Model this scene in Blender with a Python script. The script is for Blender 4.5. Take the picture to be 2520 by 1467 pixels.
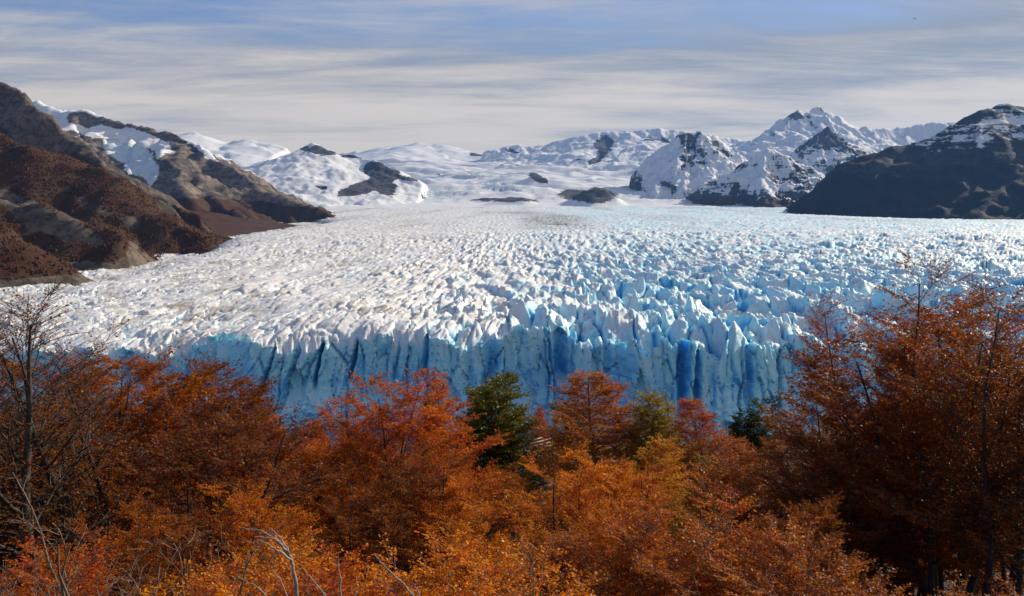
import bpy, math, random
import numpy as np
from math import radians as R

# ------------------------------------------------------------------ clear
for o in list(bpy.data.objects):
    bpy.data.objects.remove(o, do_unlink=True)
scene = bpy.context.scene
col = scene.collection

# ------------------------------------------------------------------ camera
CAM_Z = 130.0
FPX, CX, CY, HZ = 2181.0, 1259.5, 733.5, 571.0      # layout units: the photograph 2519 wide
PITCH = math.atan((CY - HZ) / FPX)
cam_d = bpy.data.cameras.new('camera')
cam_d.sensor_width = 36.0
cam_d.lens = 36.0 * FPX / 2519.0
cam_d.clip_start = 0.3
cam_d.clip_end = 120000.0
cam = bpy.data.objects.new('camera', cam_d)
cam.location = (0, 0, CAM_Z)
cam.rotation_euler = (R(90) - PITCH, 0, 0)
col.objects.link(cam)
scene.camera = cam

# ------------------------------------------------------------------ light
SUN_EL, SUN_AZ = R(27), R(53)                        # azimuth measured from the view direction towards the right
sun_dir = np.array([math.sin(SUN_AZ) * math.cos(SUN_EL), math.cos(SUN_AZ) * math.cos(SUN_EL), math.sin(SUN_EL)])
world = bpy.data.worlds.new('World')
scene.world = world
world.use_nodes = True
wn, wl = world.node_tree.nodes, world.node_tree.links
wn.clear()

def nn(tree, typ, **kw):
    n = tree.nodes.new(typ)
    for k, v in kw.items():
        setattr(n, k, v)
    return n

def mathn(tree, op, a=None, b=None, c=None, clamp=False):
    n = tree.nodes.new('ShaderNodeMath')
    n.operation = op
    n.use_clamp = clamp
    for i, v in enumerate((a, b, c)):
        if v is None:
            continue
        if isinstance(v, (int, float)):
            n.inputs[i].default_value = v
        else:
            tree.links.new(v, n.inputs[i])
    return n.outputs[0]

def ramp(tree, fac, stops, interp='LINEAR'):
    n = tree.nodes.new('ShaderNodeValToRGB')
    n.color_ramp.interpolation = interp
    el = n.color_ramp.elements
    while len(el) > 1:
        el.remove(el[-1])
    el[0].position = stops[0][0]
    el[0].color = (*stops[0][1], 1) if len(stops[0][1]) == 3 else stops[0][1]
    for p, c in stops[1:]:
        e = el.new(p)
        e.color = (*c, 1)
    tree.links.new(fac, n.inputs[0])
    return n.outputs[0]

def smooth(tree, v, lo, hi):
    n = tree.nodes.new('ShaderNodeMapRange')
    n.interpolation_type = 'SMOOTHSTEP'
    tree.links.new(v, n.inputs[0])
    n.inputs[1].default_value = lo
    n.inputs[2].default_value = hi
    return n.outputs[0]

def mixc(tree, fac, a, b, blend='MIX'):
    n = tree.nodes.new('ShaderNodeMix')
    n.data_type = 'RGBA'
    n.blend_type = blend
    for sock, v in ((n.inputs[0], fac), (n.inputs[6], a), (n.inputs[7], b)):
        if isinstance(v, (int, float)):
            sock.default_value = v
        elif isinstance(v, tuple):
            sock.default_value = (*v, 1) if len(v) == 3 else v
        else:
            tree.links.new(v, sock)
    return n.outputs[2]

def noise(tree, vec, scale, detail=4, rough=0.55, distort=0.0):
    n = tree.nodes.new('ShaderNodeTexNoise')
    n.inputs['Scale'].default_value = scale
    n.inputs['Detail'].default_value = detail
    n.inputs['Roughness'].default_value = rough
    n.inputs['Distortion'].default_value = distort
    if vec is not None:
        tree.links.new(vec, n.inputs['Vector'])
    return n.outputs['Fac']

def vscale(tree, vec, s, rot=(0, 0, 0), loc=(0, 0, 0)):
    n = tree.nodes.new('ShaderNodeMapping')
    n.inputs['Scale'].default_value = s
    n.inputs['Rotation'].default_value = rot
    n.inputs['Location'].default_value = loc
    tree.links.new(vec, n.inputs['Vector'])
    return n.outputs[0]

# sky: Nishita air with a thin, wind-streaked cloud sheet seen in perspective
wt = world.node_tree
sky = nn(wt, 'ShaderNodeTexSky', sky_type='NISHITA', sun_disc=False)
sky.sun_elevation = SUN_EL
sky.sun_rotation = SUN_AZ
sky.altitude = 300
sky.air_density = 1.0
sky.dust_density = 0.6
sky.ozone_density = 1.6
tc = nn(wt, 'ShaderNodeTexCoord')
sep = nn(wt, 'ShaderNodeSeparateXYZ')
wl.new(tc.outputs['Generated'], sep.inputs[0])
zc = mathn(wt, 'ADD', mathn(wt, 'MAXIMUM', sep.outputs[2], 0.0), 0.07)
cxy = nn(wt, 'ShaderNodeCombineXYZ')
wl.new(mathn(wt, 'DIVIDE', sep.outputs[0], zc), cxy.inputs[0])
wl.new(mathn(wt, 'DIVIDE', sep.outputs[1], zc), cxy.inputs[1])
pl = cxy.outputs[0]
n1 = noise(wt, vscale(wt, pl, (0.34, 0.60, 1), (0, 0, R(-14)), (3.1, 0.4, 0)), 1.0, 4, 0.5, 0.15)
n2 = noise(wt, vscale(wt, pl, (0.75, 2.3, 1), (0, 0, R(-9)), (7.7, 2.3, 0)), 1.0, 9, 0.66, 0.35)
n3 = noise(wt, vscale(wt, pl, (0.13, 0.22, 1), (0, 0, R(15)), (1.3, 5.1, 0)), 1.0, 3, 0.5)
n4 = noise(wt, vscale(wt, pl, (2.2, 3.6, 1), (0, 0, R(20)), (2.7, 8.3, 0)), 1.0, 6, 0.65, 1.2)
cl = mathn(wt, 'ADD', mathn(wt, 'MULTIPLY', n1, 0.45), mathn(wt, 'MULTIPLY', n2, 0.32))
cl = mathn(wt, 'ADD', cl, mathn(wt, 'MULTIPLY', n3, 0.25))
cl = mathn(wt, 'ADD', cl, mathn(wt, 'MULTIPLY', mathn(wt, 'SUBTRACT', n4, 0.5), 0.10))
# the sheet is thicker to the right (up-sun) and lower down, thinner overhead and to the left
cl = mathn(wt, 'ADD', cl, mathn(wt, 'MULTIPLY', sep.outputs[0], 0.26))
cl = mathn(wt, 'ADD', cl, mathn(wt, 'MULTIPLY', smooth(wt, sep.outputs[2], 0.25, 0.14), 0.34))
cl = mathn(wt, 'SUBTRACT', cl, mathn(wt, 'MULTIPLY', smooth(wt, sep.outputs[2], 0.105, 0.07), 0.20))
cloud = mathn(wt, 'MULTIPLY', smooth(wt, cl, 0.40, 0.74), smooth(wt, sep.outputs[2], -0.02, 0.01))
CLOUD_LIT = (7.5, 6.6, 5.45)
CLOUD_THICK = (2.9, 3.1, 3.45)
lowb = mathn(wt, 'MULTIPLY', smooth(wt, sep.outputs[2], 0.22, 0.10), 0.17)
ccol = mixc(wt, smooth(wt, mathn(wt, 'ADD', lowb, mathn(wt, 'ADD', mathn(wt, 'MULTIPLY', n2, 0.60), mathn(wt, 'MULTIPLY', n1, 0.40))), 0.42, 0.72), CLOUD_THICK, CLOUD_LIT)
skyc = mixc(wt, 1.0, sky.outputs[0], (0.70, 0.81, 1.06), 'MULTIPLY')
skymix = mixc(wt, mathn(wt, 'MULTIPLY', cloud, 0.93), skyc, ccol)
bg = nn(wt, 'ShaderNodeBackground')
bg.inputs[1].default_value = 0.10
wl.new(skymix, bg.inputs[0])
wo = nn(wt, 'ShaderNodeOutputWorld')
wl.new(bg.outputs[0], wo.inputs[0])

sun_d = bpy.data.lights.new('sun', 'SUN')
sun_d.energy = 4.8
sun_d.angle = R(0.53)
sun_d.color = (1.0, 0.89, 0.73)
sun_o = bpy.data.objects.new('sun', sun_d)
from mathutils import Vector
sun_o.rotation_euler = Vector(sun_dir).to_track_quat('Z', 'Y').to_euler()
sun_o.location = (300, 300, 600)
col.objects.link(sun_o)

vs = scene.view_settings
vs.view_transform = 'Standard'
vs.look = 'None'
vs.exposure = 0.14
vs.gamma = 1.0
vs.use_curve_mapping = False
cy = scene.cycles
cy.max_bounces = 5
cy.diffuse_bounces = 2
cy.glossy_bounces = 2
cy.transmission_bounces = 3
cy.transparent_max_bounces = 6
cy.volume_bounces = 0
cy.use_denoising = True

# ------------------------------------------------------------------ helpers
def at(px, py, Y):
    """layout point (photo 2519 wide) at forward distance Y -> world"""
    dx, dy = (px - CX) / FPX, (CY - py) / FPX
    s, c = math.sin(PITCH), math.cos(PITCH)
    ry, rz = dy * s + c, dy * c - s
    t = Y / ry
    return (dx * t, Y, CAM_Z + rz * t)

def proj(x, y, z):
    s, c = math.sin(PITCH), math.cos(PITCH)
    zz = z - CAM_Z
    f = y * c - zz * s
    u = y * s + zz * c
    return CX + FPX * x / f, CY - FPX * u / f

def hsh(ix, iy, seed):
    h = (ix.astype(np.int64) * 374761393 + iy.astype(np.int64) * 668265263 + seed * 1442695041) & 0xFFFFFFFF
    h = ((h ^ (h >> 13)) * 1274126177) & 0xFFFFFFFF
    h = ((h ^ (h >> 16)) * 2246822519) & 0xFFFFFFFF
    h = h ^ (h >> 15)
    return (h & 0xFFFFFF).astype(np.float64) / 16777216.0

def perlin(x, y, seed=0):
    ix, iy = np.floor(x), np.floor(y)
    fx, fy = x - ix, y - iy
    u = fx * fx * fx * (fx * (fx * 6 - 15) + 10)
    v = fy * fy * fy * (fy * (fy * 6 - 15) + 10)
    def g(a, b):
        t = hsh(ix + a, iy + b, seed) * 2 * np.pi
        return np.cos(t) * (fx - a) + np.sin(t) * (fy - b)
    n0 = g(0, 0) * (1 - u) + g(1, 0) * u
    n1 = g(0, 1) * (1 - u) + g(1, 1) * u
    return (n0 * (1 - v) + n1 * v) * 1.5

def fbm(x, y, oct=4, seed=0, gain=0.5, lac=2.03):
    s, a, t = 0, 1.0, 0
    for i in range(oct):
        s = s + a * perlin(x, y, seed + i * 17)
        t += a
        a *= gain
        x, y = x * lac + 5.3, y * lac + 1.7
    return s / t

def ridged(x, y, oct=4, seed=0, gain=0.5, lac=2.07):
    s, a, t, w = 0, 1.0, 0, 1.0
    for i in range(oct):
        n = 1 - np.abs(perlin(x, y, seed + i * 31))
        n = n * n
        s = s + a * n * w
        w = np.clip(n * 1.6, 0, 1)
        t += a
        a *= gain
        x, y = x * lac + 2.1, y * lac + 9.2
    return s / t

def voronoi(x, y, seed=0, jit=0.92):
    ix, iy = np.floor(x), np.floor(y)
    f1 = np.full(x.shape, 9.0)
    f2 = np.full(x.shape, 9.0)
    cx_, cy_ = np.zeros_like(x), np.zeros_like(x)
    ox, oy = np.zeros_like(x), np.zeros_like(x)
    for a in (-1, 0, 1):
        for b in (-1, 0, 1):
            qx, qy = ix + a, iy + b
            px = qx + 0.5 + (hsh(qx, qy, seed) - 0.5) * jit
            py = qy + 0.5 + (hsh(qx, qy, seed + 7) - 0.5) * jit
            d = np.hypot(px - x, py - y)
            near = d < f1
            f2 = np.where(near, f1, np.minimum(f2, d))
            cx_, cy_ = np.where(near, qx, cx_), np.where(near, qy, cy_)
            ox, oy = np.where(near, x - px, ox), np.where(near, y - py, oy)
            f1 = np.where(near, d, f1)
    return f1, f2, cx_, cy_, ox, oy

def sstep(v, lo, hi):
    t = np.clip((v - lo) / (hi - lo), 0, 1)
    return t * t * (3 - 2 * t)

def quad_mesh(name, V, F, attrs=None, smooth_=False):
    """V (n,3), F (m,4) numpy -> mesh datablock, fast"""
    me = bpy.data.meshes.new(name)
    k = F.shape[1]
    me.vertices.add(len(V))
    me.vertices.foreach_set('co', np.ascontiguousarray(V, dtype=np.float32).ravel())
    me.loops.add(F.size)
    me.loops.foreach_set('vertex_index', np.ascontiguousarray(F, dtype=np.int32).ravel())
    me.polygons.add(len(F))
    me.polygons.foreach_set('loop_start', np.arange(0, F.size, k, dtype=np.int32))
    if smooth_:
        me.polygons.foreach_set('use_smooth', np.ones(len(F), dtype=bool))
    me.update(calc_edges=True)
    for an, av in (attrs or {}).items():
        at_ = me.attributes.new(an, 'FLOAT', 'POINT')
        at_.data.foreach_set('value', np.ascontiguousarray(av, dtype=np.float32).ravel())
    return me

def grid_faces(nr, nc):
    i = np.arange(nr - 1)[:, None] * nc + np.arange(nc - 1)[None, :]
    i = i.ravel()
    return np.stack([i, i + 1, i + nc + 1, i + nc], 1)

def link(name, me, mat=None, parent=None):
    o = bpy.data.objects.new(name, me)
    col.objects.link(o)
    if mat is not None:
        me.materials.append(mat)
    if parent is not None:
        o.parent = parent
    return o

def empty(name, loc=(0, 0, 0), rz=0.0):
    o = bpy.data.objects.new(name, None)
    o.location = loc
    o.rotation_euler = (0, 0, rz)
    o.empty_display_size = 0.5
    col.objects.link(o)
    return o

def tag(o, label=None, cat=None, group=None, kind=None):
    if label: o['label'] = label
    if cat: o['category'] = cat
    if group: o['group'] = group
    if kind: o['kind'] = kind
    return o

def new_mat(name):
    m = bpy.data.materials.new(name)
    m.use_nodes = True
    t = m.node_tree
    t.nodes.clear()
    out = t.nodes.new('ShaderNodeOutputMaterial')
    b = t.nodes.new('ShaderNodeBsdfPrincipled')
    t.links.new(b.outputs[0], out.inputs[0])
    return m, t, b, out

def attr(t, name, typ='GEOMETRY'):
    n = t.nodes.new('ShaderNodeAttribute')
    n.attribute_name = name
    n.attribute_type = typ
    return n.outputs['Fac']

def pos(t):
    return t.nodes.new('ShaderNodeNewGeometry').outputs['Position']

def bump(t, h, strength, dist):
    n = t.nodes.new('ShaderNodeBump')
    n.inputs['Strength'].default_value = strength
    n.inputs['Distance'].default_value = dist
    t.links.new(h, n.inputs['Height'])
    return n.outputs[0]

# ------------------------------------------------------------------ materials of the land
def mat_mountain(name, rock_a, rock_b, veg=(0.070, 0.026, 0.013), veg_b=(0.072, 0.042, 0.018), sn_scale=0.012, strata=0.0, bump_d=12.0):
    m, t, b, out = new_mat(name)
    p = pos(t)
    big = noise(t, p, 0.004, 5, 0.6)
    fine = noise(t, p, sn_scale, 9, 0.72)
    st = noise(t, vscale(t, p, (0.004, 0.004, 0.035), (R(10), R(22), 0)), 1.0, 6, 0.65)
    rock = mixc(t, smooth(t, mathn(t, 'ADD', mathn(t, 'MULTIPLY', big, 0.45), mathn(t, 'MULTIPLY', st, 0.55)), 0.38, 0.62), rock_a, rock_b)
    vr = t.nodes.new('ShaderNodeTexVoronoi')
    vr.feature = 'DISTANCE_TO_EDGE'
    t.links.new(vscale(t, p, (0.02, 0.02, 0.035), (0.3, 0.2, 0)), vr.inputs['Vector'])
    rock = mixc(t, smooth(t, noise(t, p, sn_scale * 2.2, 8, 0.75), 0.56, 0.40), rock, mixc(t, 0.75, rock, tuple(q * 0.55 for q in rock_a)))
    rock = mixc(t, smooth(t, noise(t, vscale(t, p, (0.022, 0.022, 0.010), (0, 0, 0.4)), 1.0, 7, 0.7), 0.56, 0.68), rock, rock_b)
    vg = mixc(t, smooth(t, noise(t, p, 0.010, 7, 0.65), 0.42, 0.62), veg, veg_b)
    vmask = smooth(t, mathn(t, 'ADD', attr(t, 'veg'), mathn(t, 'MULTIPLY', mathn(t, 'SUBTRACT', noise(t, p, 0.008, 7, 0.7), 0.5), 1.7)), -0.12, 0.12)
    c = mixc(t, vmask, rock, vg)
    icec = mixc(t, smooth(t, noise(t, p, 0.02, 5, 0.7), 0.35, 0.6), (0.60, 0.78, 0.86), (0.80, 0.86, 0.90))
    c = mixc(t, smooth(t, mathn(t, 'ADD', attr(t, 'ice'), mathn(t, 'MULTIPLY', mathn(t, 'SUBTRACT', fine, 0.5), 1.0)), 0.35, 0.65), c, icec)
    sn = mathn(t, 'ADD', attr(t, 'snow'), mathn(t, 'MULTIPLY', mathn(t, 'SUBTRACT', fine, 0.5), 1.3))
    sn = mathn(t, 'ADD', sn, mathn(t, 'MULTIPLY', mathn(t, 'SUBTRACT', noise(t, p, sn_scale * 4.5, 6, 0.7), 0.5), 0.8))
    if strata:
        sn = mathn(t, 'ADD', sn, mathn(t, 'MULTIPLY', mathn(t, 'SUBTRACT', st, 0.5), strata))
    smask = smooth(t, sn, -0.05, 0.09)
    c = mixc(t, smask, c, (0.83, 0.84, 0.86))
    t.links.new(c, b.inputs['Base Color'])
    b.inputs['Roughness'].default_value = 0.85
    b.inputs['Specular IOR Level'].default_value = 0.15
    hh = mathn(t, 'ADD', fine, mathn(t, 'MULTIPLY', st, 0.6))
    hh = mathn(t, 'MULTIPLY', hh, mathn(t, 'SUBTRACT', 1.0, mathn(t, 'MULTIPLY', smask, 0.8)))
    t.links.new(bump(t, hh, 0.8, bump_d), b.inputs['Normal'])
    return m

M_LEFT = mat_mountain('brown_hillside', (0.065, 0.052, 0.044), (0.20, 0.158, 0.118), sn_scale=0.02, bump_d=7)
M_SECOND = mat_mountain('grey_tan_rock', (0.085, 0.072, 0.065), (0.30, 0.235, 0.185), sn_scale=0.014, bump_d=12)
M_FAR = mat_mountain('snowy_grey_rock', (0.045, 0.045, 0.050), (0.135, 0.125, 0.125), sn_scale=0.011, strata=1.9, bump_d=18)
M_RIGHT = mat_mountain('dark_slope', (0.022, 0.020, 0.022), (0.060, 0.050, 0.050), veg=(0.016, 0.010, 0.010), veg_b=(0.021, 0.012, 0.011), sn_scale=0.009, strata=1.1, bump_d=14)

def ridge_dist(X, Y, ridges):
    """each ridge: dict(p=[(px,py,depth)..], s=slope, c=curve) -> height, distance and along-ridge coordinate of the ridge that wins"""
    H = np.full(X.shape, -1e9)
    D = np.zeros(X.shape)
    S = np.zeros(X.shape)
    off = 0.0
    for r in ridges:
        P = [at(*q) if len(q) == 3 else q[:3] for q in r['p']]
        acc = 0.0
        w = r.get('w', 300.0)                       # steep crest easing into a gentler foot
        s1, s2 = r['s']
        for (ax, ay, az), (bx, by, bzz) in zip(P[:-1], P[1:]):
            L = math.hypot(bx - ax, by - ay) + 1e-6
            ux, uy = (bx - ax) / L, (by - ay) / L
            tt = np.clip((X - ax) * ux + (Y - ay) * uy, 0, L)
            d = np.hypot(X - ax - ux * tt, Y - ay - uy * tt)
            h = az + (bzz - az) * tt / L - (s2 * d + (s1 - s2) * w * (1 - np.exp(-d / w)))
            k = h > H
            H, D, S = np.where(k, h, H), np.where(k, d, D), np.where(k, acc + tt + off, S)
            acc += L
        off += acc + 5000
    return H, D, S

def blob(PX, PY, x, y, rx, ry, a=0.0):
    c, s = math.cos(R(a)), math.sin(R(a))
    u = ((PX - x) * c + (PY - y) * s) / rx
    v = (-(PX - x) * s + (PY - y) * c) / ry
    return np.exp(-(u * u + v * v) ** 1.3)

def mountain(name, label, x0, x1, y0, y1, nx, ny, ridges, mat, gully=(120, 60), amp=40, freq=1 / 500., paint=None, seed=1, base=None, floor_=-80, smooth_=False, rough=0.5):
    nx, ny = int(nx * 0.84), int(ny * 0.84)
    xs, ys = np.linspace(x0, x1, nx), np.linspace(y0, y1, ny)
    X, Y = np.meshgrid(xs, ys)
    wx = X + 90 * fbm(X * freq * 1.6, Y * freq * 1.6, 3, seed + 3)
    wy = Y + 90 * fbm(X * freq * 1.6, Y * freq * 1.6, 3, seed + 4)
    H, D, S = ridge_dist(wx, wy, ridges)
    sat = np.clip(D / 130.0, 0.06, 1)
    g = ridged(S / gully[0] + 0.4 * fbm(X * freq * 2, Y * freq * 2, 2, seed + 9), D / (gully[0] * 7), 3, seed + 5)
    H = H + (g - 0.55) * gully[1] * sat
    H = H + (ridged(X * freq, Y * freq, 7, seed, gain=rough) - 0.5) * amp * (0.25 + 0.75 * sat)
    H = H + fbm(X * freq * 5, Y * freq * 5, 4, seed + 21) * amp * 0.22
    if base is not None:
        H = np.maximum(H, base(X, Y))
    H = np.maximum(H, floor_)
    ed = np.minimum(np.minimum(X - x0, x1 - X) / (x1 - x0), np.minimum(Y - y0, y1 - Y) / (y1 - y0))
    if base is None:
        H = H - 500 * sstep(0.05 - ed, 0, 0.05)
    gy, gx = np.gradient(H, ys, xs)
    nz = 1 / np.sqrt(1 + gx * gx + gy * gy)
    PX, PY = proj(X, Y, H)
    A = dict(snow=np.full(X.shape, -1.0), veg=np.full(X.shape, -1.0), ice=np.zeros(X.shape))
    if paint:
        r = paint(X, Y, H, nz, PX + 13 * fbm(X / (1 / freq / 2.5), Y / (1 / freq / 2.5), 4, seed + 61), PY + 6 * fbm(X / (1 / freq / 3), Y / (1 / freq / 3), 4, seed + 62), D, S)
        if 'dH' in r:
            H = H + r.pop('dH')
        A.update(r)
    V = np.stack([X, Y, H], -1).reshape(-1, 3)
    me = quad_mesh(name, V, grid_faces(ny, nx), A, smooth_)
    o = link(name, me, mat)
    o['kind'] = 'structure'
    o['label'] = label
    return o, (X, Y, H, A, nz)

# ---- glacier height
def front_y(x):
    return 594 - 42 * np.exp(-((x - 105) / 115.0) ** 2) + 30 * sstep(-x, 130, 260) + 9 * np.sin(x / 61.0 + 1.1) + 6 * np.sin(x / 23.0) + 0.00012 * x * x * (x < 0) + 18 * sstep(x, 120, 330)

def gl_smooth(x, y):
    t = np.maximum(y - front_y(x), 0)
    z = 64 + 0.0352 * t + 8.2e-7 * t * t
    z = z - 13 * sstep(-x, 90, 330) * np.exp(-t / 330.0)
    z = z - 8 * np.exp(-t / 26.0)
    z = z + 5 * np.exp(-((x - 20) / 110.0) ** 2) * np.exp(-t / 120.0)
    z = z + 13 * np.exp(-((t - 1350) / 420.0) ** 2)
    xl = np.interp(y, [500, 960, 1750, 2400, 4000, 4700, 6500], [-480, -560, -605, -750, -820, -1100, -3500])
    xr = np.interp(y, [500, 3600, 5500, 6000, 9500], [2500, 2120, 1730, 2200, 4500])
    z = z - 26 * np.exp(-np.maximum(x - xl, 0) / 45.0) - 30 * np.exp(-np.maximum(xr - x, 0) / 120.0)
    return z

# ---- left near mountain: forested foot, scree, dark cliffs on the crest
def paint_left(X, Y, H, nz, PX, PY, D, S):
    n = fbm(X / 260, Y / 260, 4, 55)
    line = np.interp(PX, [-400, 0, 100, 200, 300, 400, 480, 560, 760], [250, 300, 345, 385, 440, 490, 505, 500, 500])
    veg = np.clip((PY - line) / 22.0, -1.2, 0.62) + 0.30 * n + 0.45 * fbm(X / 110, Y / 110, 3, 57)
    steep = sstep(nz, 0.72, 0.60)
    veg = veg - 0.7 * steep
    for q in ((70, 520, 75, 30, 20), (160, 560, 45, 30, 60), (25, 480, 60, 16, 15), (410, 512, 30, 12, 30), (240, 505, 60, 9, 20), (320, 545, 25, 16, 30), (330, 600, 12, 14, 0), (225, 585, 55, 22, 30)):
        veg = veg - 1.1 * blob(PX, PY, *q)
    veg = veg - 1.5 * sstep(20 - (H - gl_smooth(X, Y)), 0, 16) * (Y < 1500)
    snow = -0.95 + 0.55 * sstep(PY, 330, 200) * (D < 110) + 0.35 * (nz - 0.7)
    rk = sstep(-veg, 0.1, 0.6)
    crest = np.exp(-D / 100.0) * sstep(D, 5, 40)
    dH = (ridged(X / 75, Y / 75, 4, 14, gain=0.6) - 0.6) * (16 + 34 * crest) * rk + (ridged(X / 140, Y / 140, 3, 15) - 0.6) * 12 * (1 - rk)
    dH = dH + 16 * (ridged(S / 95 + 0.5 * fbm(X / 120, Y / 120, 2, 16), D / 900, 3, 18) - 0.6) * sstep(D, 20, 140)
    return dict(veg=veg, snow=snow, dH=dH * sstep(H - gl_smooth(X, Y), 5, 60))

LEFT_RIDGE = [dict(p=[(-500, 60, 3300), (-250, 60, 3250), (-80, 130, 3150), (0, 192, 3050), (75, 242, 2950), (140, 308, 2850), (205, 352, 2780), (285, 408, 2700), (345, 450, 2640), (430, 508, 2560), (520, 560, 2480), (600, 590, 2450)], s=(1.15, 0.66), w=200)]
LEFT_SPUR = [
    dict(p=[(-80, 265, 2300), (60, 350, 2200), (190, 400, 2100), (300, 455, 2030), (400, 520, 1950), (500, 588, 1850)], s=(0.62, 0.50), w=400),
    dict(p=[(-120, 420, 1700), (40, 470, 1620), (170, 530, 1560), (270, 590, 1500)], s=(0.9, 0.52), w=120),
    dict(p=[(-300, 400, 1500), (-60, 540, 1350), (60, 610, 1250)], s=(0.7, 0.5), w=150),
]
def left_base(X, Y):
    xl = np.interp(Y, [500, 960, 1750, 2400, 4000, 4700, 6500], [-480, -560, -605, -750, -820, -1100, -3500])
    dd = xl - X
    return gl_smooth(X, Y) - 18 + np.where(dd > 0, np.minimum(0.16 * dd, 12 + 0.36 * dd), 2.5 * dd)
mtn_left, LEFT = mountain('mountain_slope', 'brown forested mountain slope with grey scree and dark crest beside the glacier', -2700, -420, 850, 3900, 300, 330,
                          LEFT_RIDGE + LEFT_SPUR, M_LEFT, gully=(170, 40), amp=48, freq=1 / 430., paint=paint_left, seed=3, base=left_base, rough=0.6)

# ---- second left mountain: snow cap, hanging glacier, tan rock
def paint_second(X, Y, H, nz, PX, PY, D, S):
    n = fbm(X / 300, Y / 300, 5, 71)
    top = np.interp(PX, [0, 95, 270, 430, 500, 560, 640, 820], [300, 320, 345, 372, 385, 395, 430, 500])
    snow = np.clip((top - PY) / 28.0, -1.1, 0.75) + 0.45 * n + 1.2 * (nz - 0.74)
    for q in ((205, 293, 38, 14, 15), (280, 300, 30, 13, 20), (350, 315, 40, 7, 20), (410, 325, 30, 7, 20), (430, 352, 60, 14, 25)):
        snow = snow - 2.1 * blob(PX, PY, *q)
    snow = snow + 1.8 * blob(PX, PY, 330, 345, 75, 16, 12) + 1.0 * blob(PX, PY, 400, 355, 20, 22)
    ice = np.clip(1.3 * blob(PX, PY, 300, 365, 52, 30, 25) + 1.3 * blob(PX, PY, 345, 400, 36, 34, 60) + 1.1 * blob(PX, PY, 372, 430, 12, 26, 10), 0, 1.2)
    snow = snow - 1.2 * ice + 1.0 * blob(PX, PY, 385, 385, 14, 16)
    snow = np.clip(snow, -1.05, 1)
    veg = np.clip((PY - np.interp(PX, [300, 450, 560, 700, 830], [500, 480, 490, 505, 515])) / 25.0, -1.2, 0.7) + 0.5 * n
    dH = -ice * 6 + ice * (14 * ridged(X / 55., Y / 55., 3, 12) - 6)
    return dict(veg=veg, snow=snow, ice=ice, dH=dH)
SECOND_R = [
    dict(p=[(-150, 200, 6300), (95, 247, 6100), (165, 270, 6000), (270, 288, 5900), (340, 306, 5800), (432, 330, 5650), (470, 352, 5500), (505, 372, 5300), (560, 402, 5100), (612, 438, 4900), (684, 482, 4700), (765, 512, 4500), (822, 540, 4350)], s=(0.80, 0.44), w=300),
    dict(p=[(430, 350, 5450), (440, 400, 4900), (500, 455, 4400), (570, 510, 4000), (650, 555, 3700)], s=(0.75, 0.45), w=200),
    dict(p=[(395, 360, 5400), (400, 380, 5000), (420, 420, 4500), (450, 480, 3900)], s=(0.9, 0.5), w=160),
]
mountain('mountain', 'tan rock mountain with snow cap and small hanging glacier', -4300, -600, 2700, 7000, 270, 270, SECOND_R, M_SECOND,
         gully=(220, 100), amp=150, freq=1 / 620., paint=paint_second, seed=11, rough=0.62)

# ---- right dark mountain
def paint_right(X, Y, H, nz, PX, PY, D, S):
    n = fbm(X / 400, Y / 400, 5, 83)
    top = np.interp(PX, [1900, 2130, 2300, 2400, 2519, 2800], [350, 392, 376, 374, 366, 345])
    snow = np.clip((top - 18 - PY) / 62.0, -1.3, 0.20) + 0.45 * n - 0.03
    snow = snow + 0.6 * blob(PX, PY, 2390, 420, 10, 70, 20) - 0.16
    veg = np.clip((PY - top - 40) / 40.0, -1.2, 0.9)
    return dict(snow=np.clip(snow, -1.1, 0.6), veg=veg)
RIGHT_R = [
    dict(p=[(1925, 526, 5600), (2000, 468, 5750), (2065, 420, 5850), (2130, 381, 5900), (2215, 352, 5950), (2300, 330, 6000), (2340, 305, 6050), (2372, 284, 6100), (2420, 265, 6150), (2455, 259, 6200), (2530, 262, 6200), (2650, 262, 6100), (2900, 300, 6000), (3300, 330, 5600)], s=(0.78, 0.50), w=300),
]
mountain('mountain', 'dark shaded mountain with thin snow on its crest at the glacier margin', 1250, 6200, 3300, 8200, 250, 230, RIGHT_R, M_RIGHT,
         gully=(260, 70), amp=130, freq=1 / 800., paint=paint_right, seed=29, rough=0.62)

# ---- distant snow peaks
def snowpaint(bias=0.25, slope=2.2, thr=0.70, rocks=(), snows=(), vline=None, namp=0.5):
    def f(X, Y, H, nz, PX, PY, D, S):
        n = fbm(X / 420, Y / 420, 5, 97)
        snow = bias + slope * (nz - thr) + namp * n + 0.55 * fbm(S / 60., D / 170., 3, 31) * sstep(D, 10, 60) * np.exp(-D / 500.)
        for q in rocks:
            snow = snow - q[-1] * blob(PX, PY, *q[:-1])
        for q in snows:
            snow = snow + q[-1] * blob(PX, PY, *q[:-1])
        veg = np.full(X.shape, -1.5)
        if vline:
            veg = np.clip((PY - vline) / 14.0, -1.3, 0.9) + 0.4 * n
            snow = snow - 0.8 * sstep(PY, vline - 22, vline + 10)
        return dict(snow=np.clip(snow, -1, 1.2), veg=veg)
    return f

mountain('mountain', 'far smooth white snow ridge behind the tan rock mountain', -6800, -2900, 10500, 15500, 170, 120,
         [dict(p=[(250, 350, 12500), (400, 334, 12500), (440, 325, 12500), (480, 321, 12500), (520, 336, 12500), (550, 352, 12400), (590, 343, 12300), (602, 339, 12300), (640, 346, 12300), (700, 362, 12300), (760, 385, 12200), (800, 440, 12000)], s=(0.50, 0.27), w=300),
          dict(p=[(602, 340, 12300), (590, 380, 11700), (600, 420, 11200)], s=(0.4, 0.3), w=200)],
         M_FAR, gully=(420, 55), amp=90, freq=1 / 1500., paint=snowpaint(0.9, 1.0), seed=37, smooth_=True)

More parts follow.
